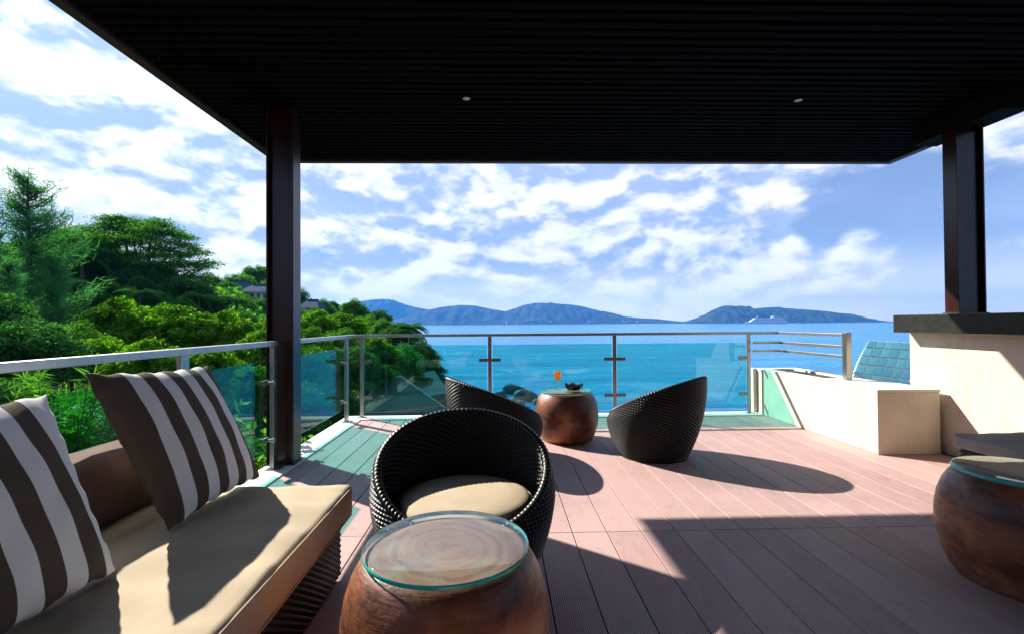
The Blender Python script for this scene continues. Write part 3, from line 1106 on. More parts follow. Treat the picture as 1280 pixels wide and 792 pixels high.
def pillow(mat, label, bottom_a, bottom_b, top_a, top_b, thick, seed, group):
    """square scatter cushion spanned by four corners; local X runs along its width"""
    bottom_a, bottom_b, top_a, top_b = map(Vector, (bottom_a, bottom_b, top_a, top_b))
    xax = ((bottom_b - bottom_a) + (top_b - top_a)).normalized()
    zax0 = ((top_a - bottom_a) + (top_b - bottom_b)).normalized()
    yax = zax0.cross(xax).normalized()
    zax = xax.cross(yax).normalized()
    org = (bottom_a + bottom_b) / 2
    rg = random.Random(seed)
    ph = [rg.uniform(0, 6.28) for _ in range(8)]
    N = 56
    M = Matrix((xax, yax, zax)).transposed()
    Mi = M.inverted()
    la, lb, ta, tb = (Mi @ (p - org) for p in (bottom_a, bottom_b, top_a, top_b))
    vs, fs = [], []

    def surf(u, v, sgn):
        uu, vv = 2 * u - 1, 2 * v - 1
        cu = .055 * (1 - vv * vv) * abs(uu) ** 2
        cv = .055 * (1 - uu * uu) * abs(vv) ** 2
        u2 = .5 + .5 * uu * (1 - cu)
        v2 = .5 + .5 * vv * (1 - cv)
        p = la.lerp(lb, u2).lerp(ta.lerp(tb, u2), v2)
        e = max(0, (1 - uu * uu) * (1 - vv * vv))
        h = thick * e ** .42
        wr = .0014 * (math.sin(9 * uu + 4 * vv + ph[0]) + math.sin(-6 * uu + 11 * vv + ph[1]) + .6 * math.sin(17 * uu - 9 * vv + ph[2])) * e ** .3
        edge = .004 * math.sin(21 * vv + ph[3]) * abs(uu) ** 6 + .004 * math.sin(19 * uu + ph[4]) * abs(vv) ** 6
        return p + Vector((edge, sgn * (h + wr * (h > .002)), edge))
    for sgn in (1, -1):
        o = len(vs)
        for i in range(N + 1):
            for j in range(N + 1):
                # cluster samples near the edges
                a = .5 - .5 * math.cos(math.pi * i / N)
                b = .5 - .5 * math.cos(math.pi * j / N)
                vs.append(surf(a, b, sgn))
        for i in range(N):
            for j in range(N):
                a = o + i * (N + 1) + j
                fs.append((a, a + N + 1, a + N + 2, a + 1))
    t = MB().add(vs, fs)
    me = bpy.data.meshes.new('pillow')
    me.from_pydata([tuple(v) for v in t.v], [], t.f)
    bm = bmesh.new()
    bm.from_mesh(me)
    bmesh.ops.remove_doubles(bm, verts=bm.verts, dist=.0006)
    bmesh.ops.recalc_face_normals(bm, faces=bm.faces)
    bm.to_mesh(me)
    bm.free()
    me.polygons.foreach_set('use_smooth', [True] * len(me.polygons))
    me.materials.append(MATS[mat])
    o = link('striped_pillow', me, None)
    o.matrix_world = Matrix.Translation(org) @ M.to_4x4()
    return tag(o, label, 'pillow', group)


pillow('stripe_fabric', 'brown and white striped pillow nearer the roof column on the sofa', (-1.16, 1.735, .435), (-1.14, 2.335, .435), (-1.42, 1.70, .985), (-1.40, 2.36, .955), .075, 4, 'striped sofa pillows')
pillow('stripe_fabric_offset', 'brown and white striped pillow farther from the roof column on the sofa', (-1.13, .84, .435), (-1.13, 1.46, .435), (-1.40, .86, .965), (-1.405, 1.54, .935), .075, 9, 'striped sofa pillows')

bench = thing('bench', 'wicker bench with a flat grey cushion behind the drum table by the bar', 'bench', (2.96, 2.48, 0))
MB().box(.02, .84, .02, .59, .0, .325).build('base', 'wicker', bench)
woven_panel('front_weave', bench, (.01, .014, .01), (1, 0, 0), (0, 0, 1), (0, -1, 0), .83, .312)
woven_panel('end_weave', bench, (.014, .01, .01), (0, 1, 0), (0, 0, 1), (-1, 0, 0), .58, .312)
soft_box('seat_cushion', 'cushion_grey', bench, -.02, .86, -.01, .61, .328, .415, .02, .006, seed=8)


# ------------------------------------------------------------------ vegetation
def unit(v):
    return v / np.maximum(np.linalg.norm(v, axis=-1, keepdims=True), 1e-9)


def leaf_quads(pos, nrm, length, width, rg, axis=None):
    n = len(pos)
    if axis is None:
        axis = rg.normal(size=(n, 3))
    a = unit(axis - (axis * nrm).sum(-1, keepdims=True) * nrm)
    b = np.cross(nrm, a)
    L = np.broadcast_to(np.asarray(length, float).reshape(-1, 1), (n, 1))
    W = np.broadcast_to(np.asarray(width, float).reshape(-1, 1), (n, 1))
    v = np.stack([pos - a * L / 2, pos + b * W / 2 + nrm * W * .12, pos + a * L / 2, pos - b * W / 2 + nrm * W * .12], 1)
    return v.reshape(-1, 3)


def quads_mesh(name, verts, mat):
    return np_mesh(name, verts, np.arange(len(verts)).reshape(-1, 4), mat)


def crown_broadleaf(seed, clumps, per, leaf, flat=.8, mat='leaf_mid', clump_r=.27):
    """unit-radius crown: lumpy clumps of leaves, open between them; returns mesh and clump centres"""
    rg = np.random.default_rng(seed)
    d = unit(rg.normal(size=(clumps, 3)))
    d[:, 2] = np.where(d[:, 2] < -.45, -d[:, 2], d[:, 2])
    rad = rg.uniform(.35, 1.0, clumps) ** .6
    c = d * rad[:, None] * np.array([1 - clump_r * .6, 1 - clump_r * .6, flat])
    cr = clump_r * rg.uniform(.6, 1.25, clumps)
    idx = np.repeat(np.arange(clumps), per)
    dd = unit(rg.normal(size=(len(idx), 3)) + np.array([0, 0, .35]))
    rr = cr[idx] * rg.uniform(.55, 1.08, len(idx))
    pos = c[idx] + dd * rr[:, None] * np.array([1, 1, .72])
    nrm = unit(dd + np.array([0, 0, .5]) + rg.normal(size=dd.shape) * .45)
    ln = leaf * rg.uniform(.7, 1.35, len(idx))
    v = leaf_quads(pos, nrm, ln, ln * .55, rg)
    return quads_mesh('crown', v, mat), c


def crown_umbrella(seed):
    rg = np.random.default_rng(seed)
    cs = []
    for lay, (z, rmin, rmax, n) in enumerate(((.64, 0, .55, 30), (.52, .20, .82, 56), (.34, .35, 1.0, 66), (.16, .4, 1.03, 60), (-.02, .3, 1.0, 50), (-.20, .2, .92, 44))):
        for k in range(n):
            a = rg.uniform(0, 2 * math.pi)
            r_ = math.sqrt(rg.uniform(rmin ** 2, rmax ** 2))
            cs.append((r_ * math.cos(a), r_ * math.sin(a), z - .20 * r_ * r_ + rg.normal() * .035))
    c = np.array(cs)
    per = 175
    idx = np.repeat(np.arange(len(c)), per)
    n = len(idx)
    off_ = rg.normal(size=(n, 3)) * np.array([.085, .085, .026])
    pos = c[idx] + off_
    nrm = unit(np.array([0, 0, 1.0]) + rg.normal(size=(n, 3)) * .45)
    ln = .036 * rg.uniform(.7, 1.3, n)
    return quads_mesh('crown', leaf_quads(pos, nrm, ln, ln * .6, rg), 'leaf_rain'), c


def crown_casuarina(seed):
    """feathery conical crown, unit height 1 from 0 to 1, rising boughs with drooping needle tufts"""
    rg = np.random.default_rng(seed)
    P_, A_, branches = [], [], []
    for k in range(96):
        z0 = .10 + .88 * (k + rg.uniform(0, 1)) / 96
        ln = (.27 * (1 - z0) ** .75 + .035) * rg.uniform(.6, 1.35)
        a = rg.uniform(0, 2 * math.pi)
        rise = rg.uniform(.35, .95)
        pts = []
        for s_ in np.linspace(0, 1, 6):
            pts.append((ln * s_ * math.cos(a), ln * s_ * math.sin(a), z0 + ln * rise * s_ ** 1.4 - .01))
        branches.append(pts)
        m = int(120 * (ln / .25) + 26)
        s_ = rg.uniform(.12, 1.06, m)
        bx = ln * s_ * math.cos(a)
        by = ln * s_ * math.sin(a)
        bz = z0 + ln * rise * s_ ** 1.4
        spread = rg.normal(size=(m, 3)) * np.array([.016, .016, .014])
        P_.append(np.stack([bx, by, bz], -1) + spread)
        ax = np.stack([np.full(m, math.cos(a)), np.full(m, math.sin(a)), np.full(m, .7)], -1) + rg.normal(size=(m, 3)) * .6
        A_.append(ax)
    pos = np.concatenate(P_)
    ax = np.concatenate(A_)
    nrm = unit(rg.normal(size=pos.shape))
    ln = .052 * rg.uniform(.5, 1.4, len(pos))
    v = leaf_quads(pos, nrm, ln, ln * .085, rg, ax)
    return quads_mesh('crown', v, 'leaf_needle'), branches


def crown_palm(seed, fronds=18):
    rg = np.random.default_rng(seed)
    out = []
    for k in range(fronds):
        a = 2 * math.pi * k / fronds * 2.4 + rg.uniform(-.2, .2)
        up = rg.uniform(-.15, 1.0)
        m = 34
        s_ = np.linspace(.08, 1, m)
        r_ = s_ * (1 - .12 * s_ * (1 - up))
        z = up * s_ * .75 - (.55 + .35 * (1 - up)) * s_ ** 2.1
        base_p = np.stack([r_ * math.cos(a), r_ * math.sin(a), z], -1)
        tang = np.array([math.cos(a), math.sin(a), 0])
        side = np.array([-math.sin(a), math.cos(a), 0])
        for sg in (-1, 1):
            L = .30 * np.sin(np.pi * (s_ * .86 + .1)) + .04
            axis = side * sg * 1.0 + tang * .55 + np.array([0, 0, -.55])
            axis = np.repeat(axis[None], m, 0) + rg.normal(size=(m, 3)) * .10
            axu = unit(axis)
            pos = base_p + axu * (L / 2)[:, None]
            nrm = unit(np.cross(axu, tang) * sg + rg.normal(size=(m, 3)) * .15)
            out.append(leaf_quads(pos, nrm, L, .045, rg, axu))
        # rachis
        nrm = unit(np.cross(np.gradient(base_p, axis=0), side))
        out.append(leaf_quads(base_p, nrm, .06, .018, rg, np.gradient(base_p, axis=0)))
    return quads_mesh('crown', np.concatenate(out), 'leaf_palm')


PROTO = {}
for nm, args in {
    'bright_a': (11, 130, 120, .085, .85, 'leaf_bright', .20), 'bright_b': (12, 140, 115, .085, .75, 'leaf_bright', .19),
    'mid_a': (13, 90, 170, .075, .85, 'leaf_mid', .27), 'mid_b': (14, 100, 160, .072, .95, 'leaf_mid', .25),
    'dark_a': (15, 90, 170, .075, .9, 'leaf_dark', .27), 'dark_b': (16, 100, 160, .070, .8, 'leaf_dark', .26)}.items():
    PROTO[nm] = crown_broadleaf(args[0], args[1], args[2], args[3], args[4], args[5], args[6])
PROTO['umbrella'] = crown_umbrella(21)
PROTO['casuarina_a'] = crown_casuarina(31)
PROTO['casuarina_b'] = crown_casuarina(32)
PROTO['palm_a'] = (crown_palm(41, 20), None)
PROTO['palm_b'] = (crown_palm(42, 16), None)

BATCH = {
    'ridge': {'dark': 'dark rounded tree on the far ridge near the hillside houses', 'mid': 'mid green tree on the far ridge near the hillside houses', 'bright': 'light green tree crowning the far ridge above the white house'},
    'under': {'dark': 'dark dense tree massed under the flat topped rain tree', 'mid': 'mid green tree between the casuarina and the rain tree'},
    'front': {'bright': 'sunlit bright green broadleaf tree just beyond the sofa railing', 'mid': 'mid green tree among the bright trees beyond the sofa railing', 'dark': 'dark shaded tree below the bright trees beyond the sofa railing'},
    'head': {'bright': 'sunlit bright green tree between the roof column and the headland tip', 'mid': 'mid green tree on the headland running down to the rocks', 'dark': 'dark shaded tree on the headland above the pavilion'},
}
TREE_LABEL = {
    'bright': ('sunlit bright green broadleaf tree below the railing', 'broadleaf_tree', 'bright broadleaf trees below the railing'),
    'mid': ('mid green broadleaf tree on the wooded slope', 'broadleaf_tree', 'mid green trees on the slope'),
    'dark': ('dark shaded broadleaf tree on the wooded slope', 'broadleaf_tree', 'dark trees on the slope'),
    'umbrella': ('wide flat-topped rain tree with layered boughs rising above the slope', 'rain_tree', None),
    'casuarina': ('tall feathery casuarina tree at the edge of the slope', 'casuarina_tree', 'feathery casuarinas'),
    'palm': ('coconut palm among the trees on the slope', 'palm_tree', 'palms on the slope'),
}


def limbs(mb, start, ends, r0, rg):
    for e in ends:
        e = Vector(e)
        mid = start.lerp(e, .5) + Vector((rg.uniform(-.1, .1), rg.uniform(-.1, .1), -.10)) * (e - start).length
        mb.tube([start, mid, e], [r0, r0 * .6, r0 * .18], 5, caps=False)


def tree(kind, px, py, dist, rpx, squash=1.0, label=None, group='', seed=None, batch=None):
    """crown centre at a pixel and a depth, crown radius rpx pixels there; the trunk stands on the hillside"""
    fam = kind.split('_')[0]
    lb, nm, gr = TREE_LABEL[fam]
    if label:
        lb, gr = label, group or None
    if batch:
        lb = BATCH[batch][fam]
        gr = lb.replace(' tree ', ' trees ', 1)
    rg = random.Random(seed if seed is not None else int(px * 31 + py * 7))
    c = at(px, py, dist)
    R_ = rpx / F_PX * dist
    gz = tz(c.x, c.y)
    t = thing(nm, lb, 'tree', (c.x, c.y, gz), group=gr)
    me, cl = PROTO[kind]
    rz = rg.uniform(0, 6.28)
    cz = c.z - gz
    if fam == 'casuarina':
        H_ = cz + R_            # py is mid-height, rpx half the height above the lowest bough
        o = link('crown', me, t, (0, 0, max(0, cz - R_)))
        hh = 2 * R_
        o.scale = (hh, hh, hh)
        o.rotation_euler.z = rz
        mb = MB()
        mb.tube([(0, 0, -.5), (.02 * hh, 0, cz - R_), (0, .01 * hh, cz), (0, 0, cz + R_ * .96)], [.035 * hh, .026 * hh, .014 * hh, .003 * hh], 8)
        ca, sa = math.cos(rz), math.sin(rz)
        for br_ in cl:
            q = [Vector((p[0] * ca - p[1] * sa, p[0] * sa + p[1] * ca, p[2])) * hh + Vector((0, 0, cz - R_)) for p in br_[::2]]
            mb.tube(q, [.006 * hh, .004 * hh, .0012 * hh], 4, caps=False)
        mb.build('trunk', 'bark', t, smooth=True)
        return t
    o = link('crown', me, t, (0, 0, cz))
    o.scale = (R_, R_, R_ * squash)
    o.rotation_euler.z = rz
    mb = MB()
    if fam == 'palm':
        bend = rg.uniform(-.12, .12) * cz
        mb.tube([(bend, 0, -.5), (bend * .8, 0, cz * .3), (bend * .35, 0, cz * .7), (0, 0, cz)], [R_ * .085, R_ * .06, R_ * .05, R_ * .045], 8)
    else:
        ca, sa = math.cos(rz), math.sin(rz)
        fork = Vector((0, 0, max(.3, cz - R_ * .55 * squash)))
        tr0 = R_ * (.055 if fam != 'umbrella' else .045)
        mb.tube([(0, 0, -.6), (rg.uniform(-.05, .05) * R_, rg.uniform(-.05, .05) * R_, fork.z * .5), fork], [tr0 * 1.25, tr0, tr0 * .85], 8)
        pick = list(range(len(cl)))
        rg.shuffle(pick)
        ends = []
        for i in pick[:(44 if fam == 'umbrella' else 22)]:
            p = cl[i]
            ends.append(((p[0] * ca - p[1] * sa) * R_, (p[0] * sa + p[1] * ca) * R_, cz + p[2] * R_ * squash))
        limbs(mb, fork, ends, tr0 * .55, rg)
    mb.build('trunk', 'bark', t, smooth=True)
    return t


# far ridge, behind
for a in [('dark_a', 70, 308, 75, 24), ('mid_a', 118, 318, 80, 30), ('dark_b', 30, 330, 70, 34), ('mid_b', 262, 364, 78, 22), ('mid_a', 300, 362, 92, 22), ('mid_b', 318, 352, 100, 20),
          ('bright_b', 335, 350, 104, 20), ('mid_a', 345, 368, 86, 22), ('dark_b', 285, 370, 72, 20), ('dark_a', 243, 380, 66, 24), ('mid_a', 365, 378, 90, 22), ('mid_b', 402, 392, 88, 18),
          ('mid_b', 352, 392, 70, 20), ('mid_a', 326, 388, 66, 16), ('dark_b', 300, 392, 60, 22), ('mid_a', 268, 398, 58, 24), ('mid_b', 395, 404, 74, 20), ('dark_a', 372, 404, 62, 20),
          ('dark_a', 438, 398, 80, 16), ('dark_b', 415, 388, 92, 13), ('mid_b', 448, 406, 70, 18), ('dark_a', 475, 404, 64, 18), ('dark_b', 340, 410, 52, 20)]:
    tree(*a, batch='ridge')
# the rain tree and the dark mass under it
tree('umbrella', 172, 322, 38, 82, .80)
for a in [('dark_a', 130, 362, 37, 48), ('dark_b', 185, 372, 36, 50), ('dark_a', 232, 384, 35, 40), ('dark_b', 88, 372, 34, 44), ('mid_b', 60, 350, 40, 40), ('dark_a', 160, 400, 32, 44), ('dark_b', 215, 408, 31, 40), ('mid_a', 20, 345, 36, 40),
          ('dark_b', 265, 402, 34, 30), ('dark_a', 300, 412, 32, 26)]:
    tree(*a, batch='under')
for a in [('palm_a', 104, 318, 33, 34), ('palm_b', 248, 372, 33, 26), ('palm_a', 296, 376, 34, 26), ('palm_b', 120, 356, 31, 30), ('palm_b', 176, 366, 30, 28)]:
    tree(*a)
tree('palm_a', 511, 409, 31, 26, label='lone coconut palm rising above the tip of the headland')
# casuarinas
tree('casuarina_a', 34, 330, 20, 108, label='tallest feathery casuarina, its open top standing against the clouds')
tree('casuarina_b', -30, 350, 19, 110)
tree('casuarina_b', 66, 388, 18, 66, label='short feathery casuarina between the tall one and the bright green trees')
tree('casuarina_a', 10, 400, 15, 74)
# bright trees below the railing
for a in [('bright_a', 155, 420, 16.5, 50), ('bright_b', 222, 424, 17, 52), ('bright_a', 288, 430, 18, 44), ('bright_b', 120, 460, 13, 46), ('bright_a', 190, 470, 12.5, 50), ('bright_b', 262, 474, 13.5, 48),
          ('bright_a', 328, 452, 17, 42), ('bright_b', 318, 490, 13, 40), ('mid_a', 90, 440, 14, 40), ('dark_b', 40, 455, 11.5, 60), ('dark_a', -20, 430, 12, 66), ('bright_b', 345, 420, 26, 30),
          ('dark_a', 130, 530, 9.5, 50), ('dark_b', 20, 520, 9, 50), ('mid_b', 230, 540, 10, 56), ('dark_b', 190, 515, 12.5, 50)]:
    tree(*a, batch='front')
# right of the column, down to the tip of the headland
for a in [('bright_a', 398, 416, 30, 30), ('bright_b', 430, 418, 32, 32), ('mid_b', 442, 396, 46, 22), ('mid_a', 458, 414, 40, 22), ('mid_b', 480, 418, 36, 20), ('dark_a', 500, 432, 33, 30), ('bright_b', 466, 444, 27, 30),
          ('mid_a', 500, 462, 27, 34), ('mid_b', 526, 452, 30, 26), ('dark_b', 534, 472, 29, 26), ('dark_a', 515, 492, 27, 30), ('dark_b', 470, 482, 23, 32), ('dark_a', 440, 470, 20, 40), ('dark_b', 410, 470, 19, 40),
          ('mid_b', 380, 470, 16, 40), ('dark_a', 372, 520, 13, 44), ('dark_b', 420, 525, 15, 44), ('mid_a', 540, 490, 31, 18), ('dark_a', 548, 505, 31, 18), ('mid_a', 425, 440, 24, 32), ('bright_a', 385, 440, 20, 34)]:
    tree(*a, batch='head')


# low plants just outside the glass and a fine leaved shrub by the sofa
def shrub(px, py, dist, h, spread, label, mat, seed, leafl=.13, n=900, grass=False, group=None):
    rg = np.random.default_rng(seed)
    c = at(px, py, dist)
    gz = tz(c.x, c.y)
    top = c.z
    t = thing('leafy_shrub', label, 'shrub', (c.x, c.y, gz), group=group)
    k = 26
    stems = []
    mbs = MB()
    for i in range(k):
        a = rg.uniform(0, 6.28)
        r_ = spread * rg.uniform(.2, 1)
        e = Vector((r_ * math.cos(a), r_ * math.sin(a), top - gz - h * rg.uniform(0, .6)))
        mid = Vector((e.x * .35, e.y * .35, e.z * .55))
        mbs.tube([(e.x * .08, e.y * .08, -.2), mid, e], [.016, .011, .004], 5, caps=False)
        stems.append((mid, e))
    mbs.build('stem', 'bark', t)
    m = n
    idx = rg.integers(0, k, m)
    s_ = rg.uniform(.15, 1.05, m)
    A = np.array([[*st[0]] for st in stems])[idx]
    B = np.array([[*st[1]] for st in stems])[idx]
    ax = unit(rg.normal(size=(m, 3)) + np.array([0, 0, .7 if grass else .2]))
    L = leafl * rg.uniform(.6, 1.3, m)
    pos = A + (B - A) * s_[:, None] + ax * (L * .55)[:, None]
    nrm = unit(rg.normal(size=(m, 3)) + np.array([0, 0, .8]))
    wf = .1 if grass else .42
    link('foliage', quads_mesh('foliage', leaf_quads(pos, nrm, L, L * wf, rg, ax), mat), t)
    return t


shrub(322, 508, 4.7, 1.1, .42, 'light green leafy shrub just outside the glass by the column', 'leaf_grass', 51, .12, 2200)
shrub(300, 560, 4.4, .9, .45, 'lower light green shrub behind the pillow and the glass', 'leaf_grass', 52, .12, 1800)
t_ = shrub(392, 545, 5.6, .7, .3, 'small light green shrub outside the short glass railing', 'leaf_grass', 55, .10, 900)
shrub(50, 472, 5.6, 1.2, .75, 'bright feathery shrub beyond the rail above the left pillow', 'leaf_mid', 53, .17, 7000, True)
shrub(112, 498, 6.2, 1.0, .7, 'darker feathery shrub between the two pillows beyond the rail', 'leaf_mid', 54, .15, 6500, True)
shrub(92, 536, 5.4, .25, .16, 'little bright shrub above the tiled roof beyond the rail', 'leaf_grass', 57, .10, 700)
shrub(0, 500, 5.0, 1.2, .8, 'broad leaved shrub beyond the rail at the end of the sofa', 'leaf_mid', 56, .13, 4500)

# undergrowth over the whole hillside
rg = np.random.default_rng(77)
nG = 90000
Yg = 5 + 105 * rg.uniform(0, 1, nG) ** 1.6
sg_ = rg.uniform(-1.35, .02, nG)
Xg = sg_ * Yg - rg.uniform(2.6, 4, nG)
Zg = terrain_z(Xg, Yg)
ok = Zg > SEA_Z + 1.2
Xg, Yg, Zg = Xg[ok], Yg[ok], Zg[ok]
pos = np.stack([Xg, Yg, Zg + rg.uniform(0, 1, len(Xg)) ** 2 * 1.1], -1)
nrm = unit(rg.normal(size=pos.shape) * .6 + np.array([0, 0, 1]))
L = (.16 + .008 * Yg) * rg.uniform(.7, 1.5, len(Xg))
und = link('undergrowth', quads_mesh('undergrowth', leaf_quads(pos, nrm, L, L * .5, rg), 'leaf_mid'))
tag(und, 'dense green undergrowth covering the hillside', 'undergrowth', kind='stuff')

# ------------------------------------------------------------------ houses among the trees
def house(label, px, py_eave, dist, wpx, rz, seed):
    c = at(px, py_eave, dist)
    k = dist / F_PX
    W_, D_, Hh = wpx * k, wpx * k * .8, 14 * k
    gz = tz(c.x, c.y)
    t = thing('hillside_house', label, 'house', (c.x, c.y, gz), rz)
    ze = c.z - gz
    MB().box(-W_ / 2, W_ / 2, -D_ / 2, D_ / 2, -1, ze).build('wall', 'house_white', t)
    rh = 10 * k
    ov = 1.2 * k + .4
    a, b = W_ / 2 + ov, D_ / 2 + ov
    rf = MB().add([(-a, -b, ze), (a, -b, ze), (a, b, ze), (-a, b, ze), (-a * .5, 0, ze + rh), (a * .5, 0, ze + rh), (-a, -b, ze + .05), (a, -b, ze + .05)][:6],
                  [(0, 1, 5, 4), (1, 2, 5), (2, 3, 4, 5), (3, 0, 4), (3, 2, 1, 0)]).build('roof', 'house_roof_blue', t)
    MB().box(-a * .52, a * .52, -.12, .12, ze + rh - .05, ze + rh + .12).build('ridge_cap', 'house_roof_blue', rf)
    nwin = 5
    for i in range(nwin):
        x0 = -W_ / 2 + W_ * (i + .18) / nwin
        wn = MB().box(x0, x0 + W_ / nwin * .64, -D_ / 2 - .06, -D_ / 2 + .02, ze - Hh * .62, ze - Hh * .12).build('window', 'house_white', t)
        MB().box(x0 + .06, x0 + W_ / nwin * .64 - .06, -D_ / 2 - .08, -D_ / 2 - .05, ze - Hh * .60, ze - Hh * .14).build('pane', 'house_glass', wn)
    MB().box(-W_ / 2, W_ / 2, -D_ / 2 - 1.2, -D_ / 2 - .1, ze - Hh * .74, ze - Hh * .68).build('balcony', 'house_white', t)
    return t


house('white house with a blue grey hipped roof high among the trees', 328, 366, 70, 34, .15, 1)
house('smaller white house with a blue grey roof lower on the ridge', 391, 385, 76, 20, -.2, 2)
house('blue grey roofed house half hidden behind the palms', 300, 362, 84, 22, .3, 3)

# pavilion below the corner of the deck
pc = at(492, 508, 23)
pg = tz(pc.x, pc.y)
pav = thing('pavilion', 'garden pavilion with a grey green hipped roof below the corner of the deck', 'pavilion', (pc.x, pc.y, pg), .35)
ez = pc.z - pg
a, b, rh = 2.1, 1.7, 1.35
rf = MB().add([(-a, -b, ez), (a, -b, ez), (a, b, ez), (-a, b, ez), (-.35, 0, ez + rh), (.35, 0, ez + rh), (-a, -b, ez - .12), (a, -b, ez - .12), (a, b, ez - .12), (-a, b, ez - .12)],
              [(0, 1, 5, 4), (1, 2, 5), (2, 3, 4, 5), (3, 0, 4), (6, 7, 1, 0), (7, 8, 2, 1), (8, 9, 3, 2), (9, 6, 0, 3), (9, 8, 7, 6)]).build('roof', 'pavilion_roof', pav)
for q, e in (((-a, -b), -.35), ((a, -b), .35), ((a, b), .35), ((-a, b), -.35)):
    MB().tube([(q[0], q[1], ez + .03), (e, 0, ez + rh + .03)], .06, 6).build('hip_ridge', 'pavilion_ridge', rf)
MB().tube([(-.35, 0, ez + rh + .03), (.35, 0, ez + rh + .03)], .07, 6).build('hip_ridge', 'pavilion_ridge', rf)
for sx_, sy_ in ((-1, -1), (1, -1), (1, 1), (-1, 1)):
    MB().box(sx_ * 1.7 - .1, sx_ * 1.7 + .1, sy_ * 1.35 - .1, sy_ * 1.35 + .1, -.5, ez - .12).build('post', 'timber', pav)
MB().box(-1.8, 1.8, -1.45, 1.45, -.6, .1).build('floor', 'slab_concrete', pav)
pc2 = at(520, 488, 27)
# a second, pale gable behind it
pg2 = tz(pc2.x, pc2.y)
pv2 = thing('pavilion', 'pale gabled roof of a small hut behind the hipped pavilion', 'pavilion', (pc2.x, pc2.y, pg2), .9)
ez = pc2.z - pg2
MB().box(-1.1, 1.1, -.9, .9, -.6, ez).build('wall', 'timber', pv2)
MB().add([(-1.4, -1.2, ez - .15), (1.4, -1.2, ez - .15), (1.4, 1.2, ez - .15), (-1.4, 1.2, ez - .15), (-1.4, 0, ez + 1.0), (1.4, 0, ez + 1.0)], [(0, 1, 5, 4), (2, 3, 4, 5), (1, 2, 5), (3, 0, 4), (3, 2, 1, 0)]).build('roof', 'pavilion_ridge', pv2)

# tiled lean-to roof of the lower wing, seen between the pillows
a0 = at(85, 563, 5.65)
rfw = thing('lower_roof', 'pitched roof of small grey green tiles below the rail beside the pillows', 'roof', (a0.x, a0.y, tz(a0.x, a0.y)), math.radians(90))
gz = tz(a0.x, a0.y)
e0 = a0.z - gz
mb = MB()
LW, LD, sl_ = 1.9, .85, .40
mb.add([(-LW / 2, 0, e0 - .03), (LW, 0, e0 - .03), (LW, LD, e0 + LD * sl_ - .03), (-LW / 2, LD, e0 + LD * sl_ - .03), (-LW / 2, 0, e0 - .12), (LW, 0, e0 - .12), (LW, LD, e0 + LD * sl_ - .12), (-LW / 2, LD, e0 + LD * sl_ - .12)],
       [(0, 1, 2, 3), (7, 6, 5, 4), (0, 4, 5, 1), (1, 5, 6, 2), (2, 6, 7, 3), (3, 7, 4, 0)])
mb.build('roof_board', 'timber', rfw)
tt_ = MB()
rowp, colp = .105, .115
for j in range(int(LD / rowp)):
    y0 = j * rowp
    xx = -LW / 2 + (colp / 2 if j % 2 else 0)
    while xx < LW - colp:
        jz = random.uniform(-.003, .003)
        z0, z1 = e0 + y0 * sl_ + .012 + jz, e0 + (y0 + rowp * 1.25) * sl_ - .004 + jz
        tt_.add([(xx + .004, y0, z0), (xx + colp * .5, y0 - .016, z0), (xx + colp - .004, y0, z0), (xx + colp - .004, y0 + rowp * 1.25, z1), (xx + .004, y0 + rowp * 1.25, z1),
                 (xx + .004, y0, z0 - .018), (xx + colp * .5, y0 - .016, z0 - .018), (xx + colp - .004, y0, z0 - .018)],
                [(0, 1, 2, 3, 4), (5, 6, 1, 0), (6, 7, 2, 1)])
        xx += colp
o = tt_.build('roof_tiles', 'roof_tile', rfw)
tag(o, kind='stuff')
MB().box(-LW / 2 + .2, LW - .2, .25, LD - .1, -.4, e0 - .02).build('wall', 'villa_plaster', rfw)


# ------------------------------------------------------------------ shore rocks
def rock(px, py, rpx, label, seed, flat=.7):
    c = on_z(px, py, SEA_Z)
    R_ = rpx / F_PX * c.y
    rg = np.random.default_rng(seed)
    bm = bmesh.new()
    bmesh.ops.create_icosphere(bm, subdivisions=4, radius=1)
    dirs = unit(rg.normal(size=(9, 3)))
    cut = rg.uniform(.6, .9, 9)
    fr = rg.normal(size=(6, 3)) * 3.0
    ph = rg.uniform(0, 6, 6)
    for v in bm.verts:
        p = np.array(v.co)
        for d_, c_ in zip(dirs, cut):
            e = p @ d_ - c_
            if e > 0:
                p = p - d_ * e * .85
        p = p * (1 + .045 * sum(math.sin(fr[i] @ p + ph[i]) for i in range(6)))
        v.co = Vector((p[0] * R_, p[1] * R_ * .8, p[2] * R_ * flat))
    me = bpy.data.meshes.new('shore_rock')
    bm.to_mesh(me)
    bm.free()
    me.materials.append(MATS['rock_stone'])
    o = link('shore_rock', me, None, (c.x, c.y, SEA_Z + R_ * flat * .25))
    return tag(o, label, 'rock', 'shore rocks')


for k, a in enumerate([(640, 491, 15), (655, 500, 16), (662, 497, 10), (624, 498, 13), (600, 505, 16), (575, 500, 14), (560, 486, 6), (676, 505, 10), (645, 508, 14), (555, 507, 14), (538, 500, 12)]):
    rock(*a, 'grey boulder at the foot of the headland in the sea', 100 + k)


